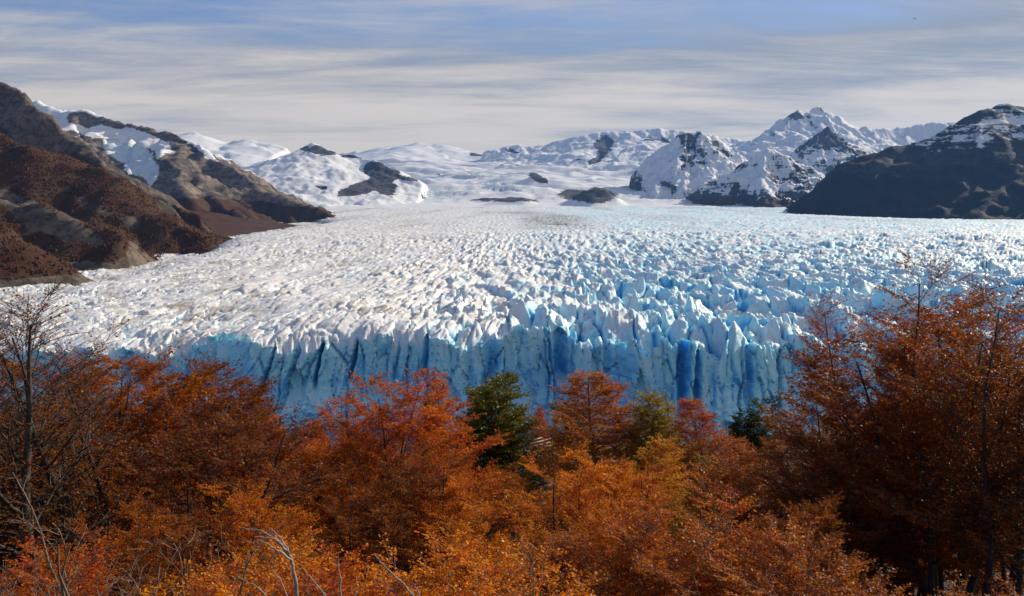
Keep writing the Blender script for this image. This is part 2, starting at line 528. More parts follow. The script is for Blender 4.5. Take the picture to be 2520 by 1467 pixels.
mountain('mountain', 'snow ridge with jagged dark rock crest left of the icefield', -3600, -700, 6900, 10800, 260, 240,
         [dict(p=[(560, 470, 9000), (640, 432, 9000), (700, 402, 9000), (722, 388, 9000), (742, 362, 9000), (765, 350, 9000), (780, 356, 9000), (793, 368, 9000), (812, 370, 9000), (826, 382, 9000), (870, 378, 9000), (900, 392, 8900), (925, 396, 8800), (950, 408, 8700), (975, 432, 8500), (1030, 446, 8400), (1060, 470, 8350)], s=(0.60, 0.36), w=220),
          dict(p=[(925, 397, 8800), (900, 430, 8450), (850, 468, 8200), (820, 488, 8100)], s=(0.9, 0.45), w=150),
          dict(p=[(745, 375, 9000), (730, 420, 8600), (710, 470, 8300)], s=(0.40, 0.40), w=200)],
         M_FAR, gully=(200, 14), amp=48, freq=1 / 520., seed=41, rough=0.68,
         paint=snowpaint(0.78, 1.1, 0.75, rocks=((765, 366, 32, 13, 10, 1.9), (800, 375, 25, 8, 10, 1.5), (865, 383, 40, 6, 8, 1.6), (935, 440, 55, 26, 55, 2.2), (885, 465, 60, 15, -15, 2.2), (790, 462, 22, 7, 8, 1.2), (1010, 440, 25, 6, 8, 1.6), (965, 425, 25, 18, 40, 1.6)), snows=((760, 357, 14, 9, 0, 1.4),)))

mountain('mountain', 'broad smooth snow dome in the middle of the skyline', -3600, 1300, 13500, 19000, 150, 110,
         [dict(p=[(700, 392, 16500), (890, 374, 16500), (960, 359, 16500), (1030, 352, 16500), (1085, 355, 16500), (1140, 368, 16300), (1180, 380, 16000), (1260, 395, 15800), (1400, 410, 15600)], s=(0.30, 0.15), w=900),
          dict(p=[(1040, 354, 16500), (1020, 385, 15500), (1060, 405, 14500)], s=(0.3, 0.15), w=400)],
         M_FAR, gully=(600, 90), amp=110, freq=1 / 1900., paint=snowpaint(1.0, 0.6, 0.8, rocks=((1170, 380, 18, 5, 10, 2.0), (1200, 382, 14, 5, 10, 2.0))), seed=47, smooth_=True)

mountain('mountain', 'wide snow mountain with dark rock face right of the snow dome', -700, 4200, 12200, 17600, 280, 180,
         [dict(p=[(1130, 388, 15000), (1210, 369, 15000), (1280, 355, 15000), (1310, 361, 15000), (1390, 342, 15000), (1460, 326, 15000), (1540, 321, 15000), (1605, 316, 15000), (1680, 320, 15000), (1760, 335, 15000), (1850, 350, 15000), (1950, 370, 15000)], s=(0.55, 0.26), w=420),
          dict(p=[(1475, 326, 15000), (1480, 370, 14300), (1470, 412, 13800)], s=(0.8, 0.35), w=200),
          dict(p=[(1605, 330, 14900), (1640, 365, 14300), (1650, 400, 13800)], s=(0.6, 0.3), w=200)],
         M_FAR, gully=(420, 90), amp=110, freq=1 / 1100., seed=53, rough=0.68,
         paint=snowpaint(0.75, 0.9, 0.75, rocks=((1487, 355, 26, 26, 10, 1.9), (1465, 395, 20, 8, -30, 1.7), (1600, 345, 30, 8, 10, 0.9), (1640, 345, 26, 10, 20, 1.0), (1260, 372, 22, 5, 15, 1.3), (1420, 395, 14, 5, 0, 1.0))))

mountain('mountain', 'highest snow peak with twin rocky summits on the right skyline', 2700, 7600, 10900, 16000, 280, 200,
         [dict(p=[(1700, 425, 12600), (1770, 392, 12700), (1830, 345, 12800), (1868, 336, 12900), (1905, 312, 12950), (1930, 288, 13000), (1952, 274, 13000), (1966, 264, 13000), (1980, 278, 13000), (1998, 272, 13100), (2018, 262, 13200), (2038, 276, 13200), (2062, 296, 13200), (2100, 310, 13200), (2140, 316, 13200), (2190, 318, 13300), (2225, 308, 13400), (2260, 307, 13400), (2345, 297, 13500), (2500, 290, 13500)], s=(0.95, 0.42), w=330),
          dict(p=[(1966, 266, 13000), (1925, 330, 12500), (1900, 380, 12100)], s=(1.0, 0.5), w=200),
          dict(p=[(1985, 280, 13000), (2000, 320, 12500), (1990, 370, 12100)], s=(0.9, 0.5), w=200),
          dict(p=[(2060, 300, 13200), (2120, 350, 12400), (2150, 390, 11900)], s=(0.6, 0.4), w=250),
          dict(p=[(1840, 348, 12800), (1850, 385, 12300), (1870, 420, 11900)], s=(0.8, 0.45), w=200)],
         M_FAR, gully=(300, 100), amp=170, freq=1 / 900., seed=59, rough=0.68,
         paint=snowpaint(0.85, 1.5, 0.66, rocks=((1955, 285, 28, 14, 20, 1.2), (2020, 268, 10, 8, 0, 1.6), (1905, 325, 22, 22, -50, 0.9), (2000, 300, 10, 25, -25, 1.3), (1850, 350, 34, 10, -20, 0.8), (1940, 360, 25, 20, 0, 0.5)), snows=((1950, 310, 30, 14, 0, 0.5), (2080, 330, 60, 22, 20, 0.9)), namp=0.6))

mountain('mountain', 'snow streaked rock pyramid standing right of the icefall', 1200, 3900, 7800, 11300, 280, 240,
         [dict(p=[(1560, 500, 9300), (1600, 462, 9350), (1625, 420, 9400), (1655, 372, 9450), (1668, 345, 9500), (1682, 326, 9500), (1692, 323, 9500), (1708, 327, 9500), (1722, 321, 9500), (1738, 336, 9550), (1752, 331, 9600), (1775, 350, 9600), (1800, 372, 9600), (1830, 400, 9600), (1880, 430, 9600), (1950, 450, 9600)], s=(1.05, 0.55), w=260),
          dict(p=[(1690, 326, 9500), (1672, 400, 9000), (1660, 460, 8600)], s=(1.0, 0.6), w=150),
          dict(p=[(1722, 324, 9500), (1740, 390, 9050), (1740, 440, 8750), (1710, 490, 8500)], s=(0.9, 0.6), w=150),
          dict(p=[(1770, 350, 9600), (1800, 400, 9200), (1810, 440, 8900)], s=(0.9, 0.6), w=150)],
         M_FAR, gully=(150, 70), amp=150, freq=1 / 480., seed=61, rough=0.68,
         paint=snowpaint(0.38, 2.0, 0.58, rocks=((1690, 338, 28, 18, 0, 0.7), (1780, 375, 40, 12, 40, 0.6), (1640, 455, 30, 8, 20, 1.0), (1700, 370, 45, 30, -20, 0.35)), snows=((1740, 430, 50, 22, -15, 0.7), (1620, 480, 40, 12, 0, 0.8), (1600, 450, 20, 20, 0, 0.8)), namp=0.75))

mountain('mountain', 'dark blue rock horn standing before the high peak', 2650, 5200, 9300, 12200, 220, 190,
         [dict(p=[(1880, 440, 10500), (1945, 400, 10500), (1962, 372, 10500), (1985, 345, 10500), (2010, 330, 10500), (2034, 313, 10500), (2050, 332, 10500), (2075, 352, 10500), (2130, 372, 10600), (2200, 410, 10600), (2300, 440, 10700)], s=(1.1, 0.55), w=240),
          dict(p=[(2034, 315, 10500), (2020, 380, 10050), (1990, 430, 9700)], s=(1.0, 0.6), w=150),
          dict(p=[(2050, 335, 10500), (2080, 390, 10050), (2080, 440, 9700)], s=(0.9, 0.6), w=150)],
         M_FAR, gully=(150, 70), amp=150, freq=1 / 520., seed=67, rough=0.68,
         paint=snowpaint(-0.12, 2.4, 0.60, rocks=((2040, 345, 50, 24, 0, 0.6),), snows=((1975, 340, 26, 12, -30, 0.9), (1990, 400, 30, 18, 30, 0.6)), namp=0.75))

mountain('mountain', 'low rocky spur streaked with snow, reddish at its foot by the glacier', 1500, 4300, 6700, 9200, 280, 220,
         [dict(p=[(1660, 505, 7700), (1700, 462, 7800), (1760, 440, 7900), (1815, 420, 8000), (1860, 384, 8050), (1888, 366, 8100), (1910, 374, 8100), (1935, 388, 8100), (1962, 400, 8100), (1990, 412, 8100), (2030, 436, 8100), (2100, 470, 8100), (2200, 500, 8100)], s=(0.95, 0.5), w=220),
          dict(p=[(1888, 368, 8100), (1880, 430, 7600), (1885, 480, 7250), (1890, 505, 7100)], s=(0.9, 0.65), w=150),
          dict(p=[(1960, 402, 8100), (1980, 460, 7600), (1990, 505, 7300)], s=(0.85, 0.6), w=150),
          dict(p=[(1815, 422, 8000), (1790, 465, 7600), (1760, 500, 7400)], s=(0.85, 0.6), w=150)],
         M_FAR, gully=(130, 60), amp=140, freq=1 / 420., seed=71, rough=0.68,
         paint=snowpaint(0.18, 1.8, 0.62, rocks=((1740, 490, 60, 14, 0, 0.8), (1950, 460, 60, 30, 30, 0.35)), snows=((1840, 440, 30, 30, -40, 0.4),), vline=488, namp=0.85))
# ---- icefield rising behind the glacier
def field_base(X, Y):
    py = np.interp(Y, [6800, 7400, 8000, 8800, 10000, 11500, 13500, 16500], [520, 507, 500, 484, 456, 434, 410, 396])
    s, c = math.sin(PITCH), math.cos(PITCH)
    dy = (CY - py) / FPX
    z = CAM_Z + Y * (dy * c - s) / (dy * s + c)
    z = z + 190 * fbm(X / 1700 + 3.3, Y / 1000, 4, 5) * sstep(Y, 7600, 9500)
    z = z + 75 * (ridged(X / 900 + 0.3 * fbm(X / 600, Y / 600, 2, 6), Y / 420, 3, 7) - 0.5) * sstep(Y, 7700, 9000)
    z = z + 60 * np.exp(-(((X + 350) / 900) ** 2 + ((Y - 8900) / 500) ** 2))
    return z
def paint_field(X, Y, H, nz, PX, PY, D, S):
    n = fbm(X / 350, Y / 350, 5, 15)
    ice = 0.9 * blob(PX, PY, 1050, 480, 190, 22, -6) + 0.8 * blob(PX, PY, 1280, 470, 120, 14, 10) + 0.8 * blob(PX, PY, 1620, 428, 190, 8, 0) \
        + 0.7 * blob(PX, PY, 1600, 490, 130, 16, 0) + 0.8 * blob(PX, PY, 1180, 432, 90, 8, 5) + 0.6 * blob(PX, PY, 1900, 470, 200, 40, 0) + 0.9 * blob(PX, PY, 900, 492, 160, 9, 0)
    ice = np.clip(ice + 0.55 * n + 0.12, 0, 1)
    v1, v2, a, b, ox, oy = voronoi(X / 34 + 0.5 * n, Y / 48, 8)
    dH = ice * (24 * (hsh(a, b, 4) - 0.5) + 14 * ridged(X / 30, Y / 60, 2, 19))
    rock = np.zeros(X.shape)
    for q in ((1440, 484, 62, 15, 8), (1480, 472, 34, 10, 15), (1260, 494, 70, 6, 3), (1190, 494, 30, 4, 0), (1325, 440, 32, 9, 25), (1170, 383, 14, 4, 5), (1215, 386, 10, 4, 10), (1080, 432, 5, 3, 0)):
        rock = np.maximum(rock, blob(PX, PY, *q))
    dH = dH + rock * (26 * ridged(X / 120, Y / 200, 4, 44)) * sstep(rock, 0.2, 0.6)
    snow = 0.95 - 1.0 * ice - 1.65 * rock + 0.25 * n
    return dict(snow=np.clip(snow, -1, 1), ice=ice * (1 - rock), dH=dH)
M_FIELD = mat_mountain('icefield_snow', (0.045, 0.045, 0.050), (0.16, 0.145, 0.135), sn_scale=0.012, bump_d=10)
mountain('icefield', 'pale snow and blue icefalls of the icefield feeding the glacier', -5200, 4600, 6900, 16600, 320, 260,
         [dict(p=[(1375, 506, 7500), (1410, 480, 7550), (1455, 463, 7600), (1490, 470, 7600), (1515, 500, 7550)], s=(0.8, 0.5), w=60),
          dict(p=[(1175, 503, 7500), (1240, 490, 7550), (1300, 488, 7550), (1350, 503, 7500)], s=(0.7, 0.5), w=60)],
         M_FIELD, gully=(300, 10), amp=26, freq=1 / 700., paint=paint_field, seed=77, base=field_base)

# ------------------------------------------------------------------ glacier
m, t, b, out = new_mat('glacier_ice')
p = pos(t)
geo = t.nodes.new('ShaderNodeNewGeometry')
sepn = nn(t, 'ShaderNodeSeparateXYZ')
t.links.new(geo.outputs['True Normal'], sepn.inputs[0])
nzv = sepn.outputs[2]
blue = attr(t, 'blue')
fn = noise(t, p, 0.11, 6, 0.65)
ff = noise(t, p, 0.5, 6, 0.7)
bl = mathn(t, 'ADD', blue, mathn(t, 'MULTIPLY', mathn(t, 'SUBTRACT', fn, 0.5), 0.55))
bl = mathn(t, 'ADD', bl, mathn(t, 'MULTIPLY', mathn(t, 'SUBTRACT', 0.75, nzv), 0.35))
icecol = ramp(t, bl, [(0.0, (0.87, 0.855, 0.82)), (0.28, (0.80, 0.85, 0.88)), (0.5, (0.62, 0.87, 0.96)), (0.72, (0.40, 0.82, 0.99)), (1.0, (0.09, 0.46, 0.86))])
# fine rock dust lying in streaks on the weathered surface
dv = vscale(t, p, (0.030, 0.012, 0.09), (0, 0, R(12)))
dust = mathn(t, 'MULTIPLY', smooth(t, noise(t, dv, 1.0, 8, 0.72), 0.46, 0.64), smooth(t, nzv, 0.35, 0.8))
dust = mathn(t, 'MULTIPLY', dust, attr(t, 'dust'))
icecol = mixc(t, dust, icecol, (0.42, 0.36, 0.28))
icecol = mixc(t, mathn(t, 'MULTIPLY', attr(t, 'dirt_shade'), smooth(t, noise(t, vscale(t, p, (0.006, 0.03, 0.03)), 1.0, 6, 0.7), 0.35, 0.62)), icecol, (0.20, 0.165, 0.13))  # moraine debris, plus shadow tone painted on the far ice
t.links.new(icecol, b.inputs['Base Color'])
b.inputs['Roughness'].default_value = 0.6
b.inputs['Specular IOR Level'].default_value = 0.35
t.links.new(bump(t, mathn(t, 'ADD', mathn(t, 'MULTIPLY', fn, 1.0), mathn(t, 'MULTIPLY', ff, 0.45)), 0.55, 1.6), b.inputs['Normal'])
t.links.new(mathn(t, 'MULTIPLY', bl, 0.5, clamp=True), b.inputs['Subsurface Weight'])
b.inputs['Subsurface Radius'].default_value = (0.6, 1.8, 3.0)
b.inputs['Subsurface Scale'].default_value = 1.1
M_ICE = m

def serac(x, y):
    """height of the broken surface above gl_smooth; also how deep below the block tops a point lies"""
    t_ = np.maximum(y - front_y(x), 0)
    right = sstep(x / (1 + t_ / 900.0), -120, 120)
    far = np.exp(-t_ / 1500.0)
    xf = (x + 75) * np.exp(np.clip(y - 600, -50, 1500) / 900.0)
    zone = 0.55 * fbm(x / 170, y / 260, 3, 27) + 0.75 * fbm(xf / 85, y / 650, 3, 28)
    A = (2.2 + 0.4 * sstep(1500 - t_, 0, 900)) + (-0.7 + 4.6 * right) * far
    A = A * np.clip(1 + 1.5 * zone, 0.30, 2.2)
    xs = (x + 75) * np.exp(np.clip(y - 600, -50, 800) / 560.0)
    wob = fbm(x / 90, y / 140, 4, 23)
    # long scarps that follow the flow: steep towards the left, easing off to the right
    ph = xs / 76 + 1.15 * wob + 0.35 * fbm(x / 34, y / 46, 3, 24)
    pf = np.floor(ph)
    fr = ph - pf
    saw = np.where(fr < 0.24, fr / 0.24, 1 - (fr - 0.24) / 0.76)
    saw = saw * (0.45 + 0.55 * hsh(pf, pf * 0, 12)) * (0.55 + 0.9 * np.clip(0.5 + fbm(x / 60, y / 90, 2, 25), 0, 1))
    rows_amp = (3.5 + 20 * right) * np.exp(-t_ / 480.0) * (1 - 0.45 * np.exp(-t_ / 25.0))
    h = (saw - 0.4) * rows_amp
    h = h + 9 * fbm(x / 150, y / 200, 3, 37) * np.exp(-t_ / 2500.0)
    wx = x + 9 * fbm(x / 26, y / 34, 4, 2) + 16 * wob
    wy = y + 13 * fbm(x / 28, y / 32, 4, 3)
    ang = 0.42 * np.tanh(x / 250.0)
    rx, ry = wx * np.cos(ang) + wy * np.sin(ang), wy * np.cos(ang) - wx * np.sin(ang)
    A = A * (1 + 0.12 * np.exp(-t_ / 220.0))
    f1, f2, a, c, ox, oy = voronoi(rx / (16 + 11 * right), ry / (36 + 16 * right), 5, 1.0)
    r1, r2, r3 = hsh(a, c, 1), hsh(a, c, 2), hsh(a, c, 3)
    edge = f2 - f1
    blockh = (r1 - 0.45) * 0.8 + ((r2 - 0.6) * ox * 2.0 + (r3 - 0.4) * oy * 3.0) * 1.1
    crev = -np.exp(-(edge / 0.09) ** 2) * (0.30 + 1.3 * r2 * r2 + 0.3 * right)
    hb = blockh + crev
    f1b, f2b, a2, c2, ox2, oy2 = voronoi(wx / (7.0 + 2.5 * right) + 11, wy / (12 + 4 * right), 9, 1.0)
    hs = (hsh(a2, c2, 6) - 0.5) * 0.6 + ((hsh(a2, c2, 7) - 0.5) * ox2 + (hsh(a2, c2, 8) - 0.5) * oy2) * 1.8 - 0.45 * np.exp(-((f2b - f1b) / 0.11) ** 2) * (hsh(a2, c2, 4) > 0.4)
    f1c, f2c, a3, c3, ox3, oy3 = voronoi(wx / 3.0 + 3, wy / 4.6, 10, 1.0)
    ht = (hsh(a3, c3, 6) - 0.5) * 0.35 + ((hsh(a3, c3, 7) - 0.5) * ox3 + (hsh(a3, c3, 8) - 0.5) * oy3) * 0.9
    fins = ridged(rx / 24, ry / 75, 3, 61, gain=0.6) - 0.55
    h = h + A * (hb * 0.85 + hs * 0.50 + ht * 0.40 * np.exp(-t_ / 500.0) + fins * (0.15 + 0.55 * right))
    deep = np.clip(-(hb - 0.05) * 0.55, 0, 1) + 0.25 * np.clip(-hs - 0.1, 0, 1)
    return h, deep, right

NCOL = 870
pxs = np.linspace(-80, 2600, NCOL)
slope = (pxs - CX) / FPX
dF = np.full(NCOL, 585.0)
for _ in range(12):
    dF = 0.5 * dF + 0.5 * front_y(slope * dF)
tj = [0.0]
while tj[-1] < 8600:
    d = 585 + tj[-1]
    tj.append(tj[-1] + (0.75 if tj[-1] < 6 else 1.62 * (d / 585) ** 1.68))
tj = np.array(tj)
NW = 84
def columns(x, z):
    """how far the ice wall stands out towards the lake at (x, z)"""
    xw = x + 9 * perlin(x / 55, z / 150, 90) + 1.6 * perlin(x / 26, z / 22, 91) + 0.7 * perlin(x / 6, z / 12, 92) + 0.10 * (z - 30) * np.sin(x / 70.0 + 0.6)
    # planar slabs at three sizes, each turned and tipped its own way, with open joints between some of them
    f1, f2, a, c, ox, oy = voronoi(xw / 19.0, z / 120.0 + 0.3 * perlin(x / 40, z / 60, 89), 14, 1.0)
    e = (f2 - f1)
    o_ = (hsh(a, c, 5) - 0.5) * 9.0 - ox * (hsh(a, c, 6) - 0.5) * 12 - oy * (hsh(a, c, 7) - 0.5) * 10 - 4.5 * np.exp(-(e / 0.04) ** 2) * (hsh(a, c, 8) > 0.4)
    g1, g2, a2, c2, ox2, oy2 = voronoi(xw / 7.0 + 4, z / 34.0, 15, 1.0)
    o_ = o_ + (hsh(a2, c2, 5) - 0.5) * 2.8 - ox2 * (hsh(a2, c2, 7) - 0.5) * 6.0 - oy2 * (hsh(a2, c2, 3) - 0.5) * 6.0 - 2.6 * np.exp(-((g2 - g1) / 0.05) ** 2) * (hsh(a2, c2, 9) > 0.55)
    h1, h2, a3, c3, ox3, oy3 = voronoi(xw / 2.6 + 4, z / 9.0, 16, 1.0)
    o_ = o_ + (hsh(a3, c3, 5) - 0.5) * 1.1 - ox3 * (hsh(a3, c3, 7) - 0.5) * 2.2 - oy3 * (hsh(a3, c3, 8) - 0.5) * 2.2
    o_ = o_ + 0.8 * fbm(xw / 12, z / 30, 4, 95, gain=0.55)
    # the named clefts of this front: (layout x, width, depth, lowest height)
    slot = np.zeros_like(x)
    for px, w, dep, zb in ((770, 1.3, 15, 26), (858, 1.2, 13, 30), (630, 1.0, 8, 22), (975, 1.0, 6, 30), (1215, 5.5, 10, 30), (1372, 4.5, 11, 32), (1655, 3.6, 13, 12), (1697, 2.2, 11, 16), (1822, 2.6, 8, 8), (1045, 2.2, 6, 34), (1480, 2.2, 5, 30), (1905, 2.0, 6, 10)):
        x0 = (px - CX) / FPX * 580
        s_ = np.exp(-np.abs((xw - x0 - 0.05 * (z - 40)) / w) ** 3) * sstep(z, zb - 5, zb + 5)
        slot = np.maximum(slot, s_ * dep)
    return o_ - slot, slot / 15.0 + 0.6 * np.exp(-(e / 0.05) ** 2) * (hsh(a, c, 8) > 0.4) + 0.55 * np.exp(-((g2 - g1) / 0.06) ** 2) * (hsh(a2, c2, 9) > 0.55)

rows_x, rows_y, rows_z, rows_b, rows_d, rows_m = [], [], [], [], [], []
X0, Y0 = slope * dF, dF.copy()
h0, deep0, right0 = serac(X0, Y0)
ztop = gl_smooth(X0, Y0) + h0 * 0.45 + 15 * fbm(X0 / 46, X0 * 0 + 0.5, 3, 79) + 7.0 * (hsh(np.floor((X0 + 5 * np.sin(X0 / 17)) / 15), np.zeros(NCOL), 77) - 0.45) + 4.0 * (hsh(np.floor((X0 + 2 * np.sin(X0 / 9)) / 6), np.zeros(NCOL), 78) - 0.5)
for k in range(NW):
    v = k / NW
    z = ztop * v - 4 * (1 - v)
    o_, cl_ = columns(X0, z)
    lumps = sstep(26 - z + 16 * fbm(X0 / 30, X0 * 0 + 2, 2, 8), 0, 16)
    o_ = o_ * (1 - 0.45 * lumps) + lumps * (4 + 6 * fbm(X0 / 17, z / 13, 5, 34, gain=0.6) + 1.5 * ridged(X0 / 5, z / 6, 2, 35))
    apron = 9.0 * (1 - v) ** 1.8
    lean = -2.5 * v ** 3
    fade = 1.0
    rows_x.append(X0 + 0.4 * perlin(X0 / 4, z / 4, 98))
    rows_y.append(Y0 - (o_ + apron + lean))
    rows_z.append(z + 0 * X0)
    rows_b.append(0.58 + 0.16 * fbm(X0 / 26, z / 40, 4, 41) + 0.36 * cl_ - 0.26 * v ** 5 - 0.06 * lumps)
    rows_d.append(np.full(NCOL, 0.12))
    rows_m.append(np.zeros(NCOL))
otop, cltop = columns(X0, ztop)
for tt in tj:
    Y = dF + tt
    X = slope * Y
    h, deep, right = serac(X, Y)
    k = math.exp(-tt / 9.0)
    z = gl_smooth(X, Y) + h
    z = z * (1 - k) + (ztop - 0.12 * tt) * k
    sh = (otop - 2.5) * math.exp(-tt / 7.0)
    rows_x.append(X)
    rows_y.append(Y - sh)
    rows_z.append(z)
    far = np.exp(-tt / 2200.0)
    bl_ = deep * (0.50 + 0.45 * right) + 0.02 + 0.32 * right * (0.6 + 0.4 * far) + 0.10 * right * sstep(np.full(NCOL, tt), 1400, 2200) + 0.10 * fbm(X / 130, Y / 200, 3, 43)  # far right tinted bluer, painting in shadow of the right-hand mountain
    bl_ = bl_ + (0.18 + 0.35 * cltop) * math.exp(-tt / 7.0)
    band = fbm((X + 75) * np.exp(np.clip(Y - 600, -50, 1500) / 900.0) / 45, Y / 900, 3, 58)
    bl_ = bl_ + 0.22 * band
    rows_b.append(bl_)
    rows_d.append((1 - 0.85 * right) * (0.70 + 0.45 * fbm(X / 160, Y / 260, 2, 47) - 0.9 * band) * np.exp(-tt / 6000.0))
    # medial moraine stripes; far debris tone also stands in for the mountain's shadow
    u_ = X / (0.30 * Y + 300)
    mor_shade = np.exp(-((u_ - 0.10 + 0.05 * np.sin(Y / 700)) / 0.10) ** 2) * sstep(np.full(NCOL, tt), 1500, 2400) * (1 - sstep(np.full(NCOL, tt), 4200, 5600)) * 0.75
    mor_shade = mor_shade + 0.7 * np.exp(-((X - np.interp(Y, [500, 960, 1750, 2400, 4000, 4700], [-480, -560, -605, -750, -820, -1100])) / 42.0) ** 2) * (Y > 800)
    mor_shade = mor_shade + 0.55 * sstep(fbm(X / 260, Y / 1600, 4, 53), -0.1, 0.45) * sstep(np.full(NCOL, tt), 1450, 2300)
    rows_m.append(np.clip(mor_shade, 0, 1))
GX, GY, GZ = np.array(rows_x), np.array(rows_y), np.array(rows_z)
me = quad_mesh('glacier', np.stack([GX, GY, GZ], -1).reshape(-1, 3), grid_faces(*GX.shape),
               dict(blue=np.array(rows_b), dust=np.clip(np.array(rows_d), 0, 1), dirt_shade=np.array(rows_m)))
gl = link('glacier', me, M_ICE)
tag(gl, 'crevassed white and blue glacier with a tall blue ice cliff', kind='structure')
print('glacier', GX.shape, 'rows', len(tj))

# ---- lake at the foot of the ice
m, t, b, out = new_mat('lake_water')
b.inputs['Base Color'].default_value = (0.05, 0.13, 0.16, 1)
b.inputs['Roughness'].default_value = 0.12
b.inputs['IOR'].default_value = 1.33
t.links.new(bump(t, noise(t, pos(t), 0.25, 5, 0.6), 0.5, 0.4), b.inputs['Normal'])
me = quad_mesh('lake', np.array([[-9400, -880, 0], [9400, -880, 0], [9400, 1200, 0], [-9400, 1200, 0]], float), np.array([[0, 1, 2, 3]]))
lake = link('lake', me, m)
tag(lake, 'grey green lake water at the foot of the ice cliff', kind='structure')
# ------------------------------------------------------------------ near ground
def tz(x, y):
    g = np.interp(y, [-60, -6, 0, 3, 8, 14, 24, 35, 60, 90, 115, 140, 200, 300, 345, 420], [-1.6, -1.6, -1.8, -3.4, -6.6, -9.0, -13.2, -16.6, -19.6, -23.5, -28, -45, -80, -124, -142, -150])
    return CAM_Z + g + 0.9 * fbm(np.asarray(x, float) / 17, np.asarray(y, float) / 17, 3, 101) + 0.5 * np.sin(np.asarray(x, float) / 23.0)

def tzf(x, y):
    return float(tz(np.array([float(x)]), np.array([float(y)]))[0])

m, t, b, out = new_mat('forest_floor')
p = pos(t)
c = ramp(t, noise(t, p, 0.9, 8, 0.7), [(0.3, (0.018, 0.012, 0.008)), (0.5, (0.045, 0.022, 0.009)), (0.68, (0.10, 0.040, 0.012))])
t.links.new(c, b.inputs['Base Color'])
b.inputs['Roughness'].default_value = 0.95
t.links.new(bump(t, noise(t, p, 3.0, 6, 0.7), 0.8, 0.15), b.inputs['Normal'])
gx = np.linspace(-330, 330, 100)
gy = np.concatenate([np.linspace(-60, 100, 60), np.linspace(105, 420, 30)])
GXX, GYY = np.meshgrid(gx, gy)
me = quad_mesh('hillside', np.stack([GXX, GYY, tz(GXX, GYY)], -1).reshape(-1, 3), grid_faces(len(gy), len(gx)), None, True)
tag(link('hillside', me, m), 'leaf covered hillside falling from the viewpoint to the lake', kind='structure')

# ------------------------------------------------------------------ wood and leaf materials
def bark_mat(name, dark, light):
    m, t, b, out = new_mat(name)
    tco = t.nodes.new('ShaderNodeTexCoord').outputs['Object']
    n_ = noise(t, vscale(t, tco, (5, 5, 1.2)), 3.0, 6, 0.7)
    t.links.new(mixc(t, smooth(t, n_, 0.35, 0.65), dark, light), b.inputs['Base Color'])
    b.inputs['Roughness'].default_value = 0.85
    t.links.new(bump(t, n_, 0.7, 0.02), b.inputs['Normal'])
    return m
M_BARK = bark_mat('dark_bark', (0.020, 0.016, 0.013), (0.075, 0.060, 0.048))
M_PALE = bark_mat('pale_dead_wood', (0.22, 0.18, 0.14), (0.46, 0.39, 0.31))
M_TWIG = bark_mat('brown_twig', (0.11, 0.075, 0.05), (0.27, 0.20, 0.14))
M_GREYB = bark_mat('grey_bark', (0.07, 0.058, 0.05), (0.24, 0.20, 0.165))

def leaf_mat(name, hue_var, trans):
    m = bpy.data.materials.new(name)
    m.use_nodes = True
    t = m.node_tree
    t.nodes.clear()
    out = t.nodes.new('ShaderNodeOutputMaterial')
    b = t.nodes.new('ShaderNodeBsdfPrincipled')
    oi = t.nodes.new('ShaderNodeObjectInfo')
    lv = attr(t, 'lv')
    lc = attr(t, 'lc')
    hs = t.nodes.new('ShaderNodeHueSaturation')
    t.links.new(oi.outputs['Color'], hs.inputs['Color'])
    t.links.new(mathn(t, 'ADD', 0.5, mathn(t, 'MULTIPLY', mathn(t, 'SUBTRACT', lc, 0.43), hue_var)), hs.inputs['Hue'])
    t.links.new(mathn(t, 'ADD', 0.55, mathn(t, 'ADD', mathn(t, 'MULTIPLY', lv, 0.55), mathn(t, 'MULTIPLY', lc, 0.40))), hs.inputs['Value'])
    t.links.new(hs.outputs[0], b.inputs['Base Color'])
    b.inputs['Roughness'].default_value = 0.46
    b.inputs['Specular IOR Level'].default_value = 0.14
    tr = t.nodes.new('ShaderNodeBsdfTranslucent')
    hs2 = t.nodes.new('ShaderNodeHueSaturation')
    hs2.inputs['Saturation'].default_value = 1.1
    hs2.inputs['Value'].default_value = 1.25
    t.links.new(hs.outputs[0], hs2.inputs['Color'])
    t.links.new(hs2.outputs[0], tr.inputs['Color'])
    mx = t.nodes.new('ShaderNodeMixShader')
    mx.inputs[0].default_value = trans
    t.links.new(b.outputs[0], mx.inputs[1])
    t.links.new(tr.outputs[0], mx.inputs[2])
    t.links.new(mx.outputs[0], out.inputs[0])
    return m
M_LEAF = leaf_mat('autumn_leaf', 0.055, 0.46)
M_EVER = leaf_mat('evergreen_leaf', 0.05, 0.25)

# ------------------------------------------------------------------ tree generator
UP = np.array([0, 0, 1.0])
def unit(v):
    return v / (np.linalg.norm(v, axis=-1, keepdims=True) + 1e-9)

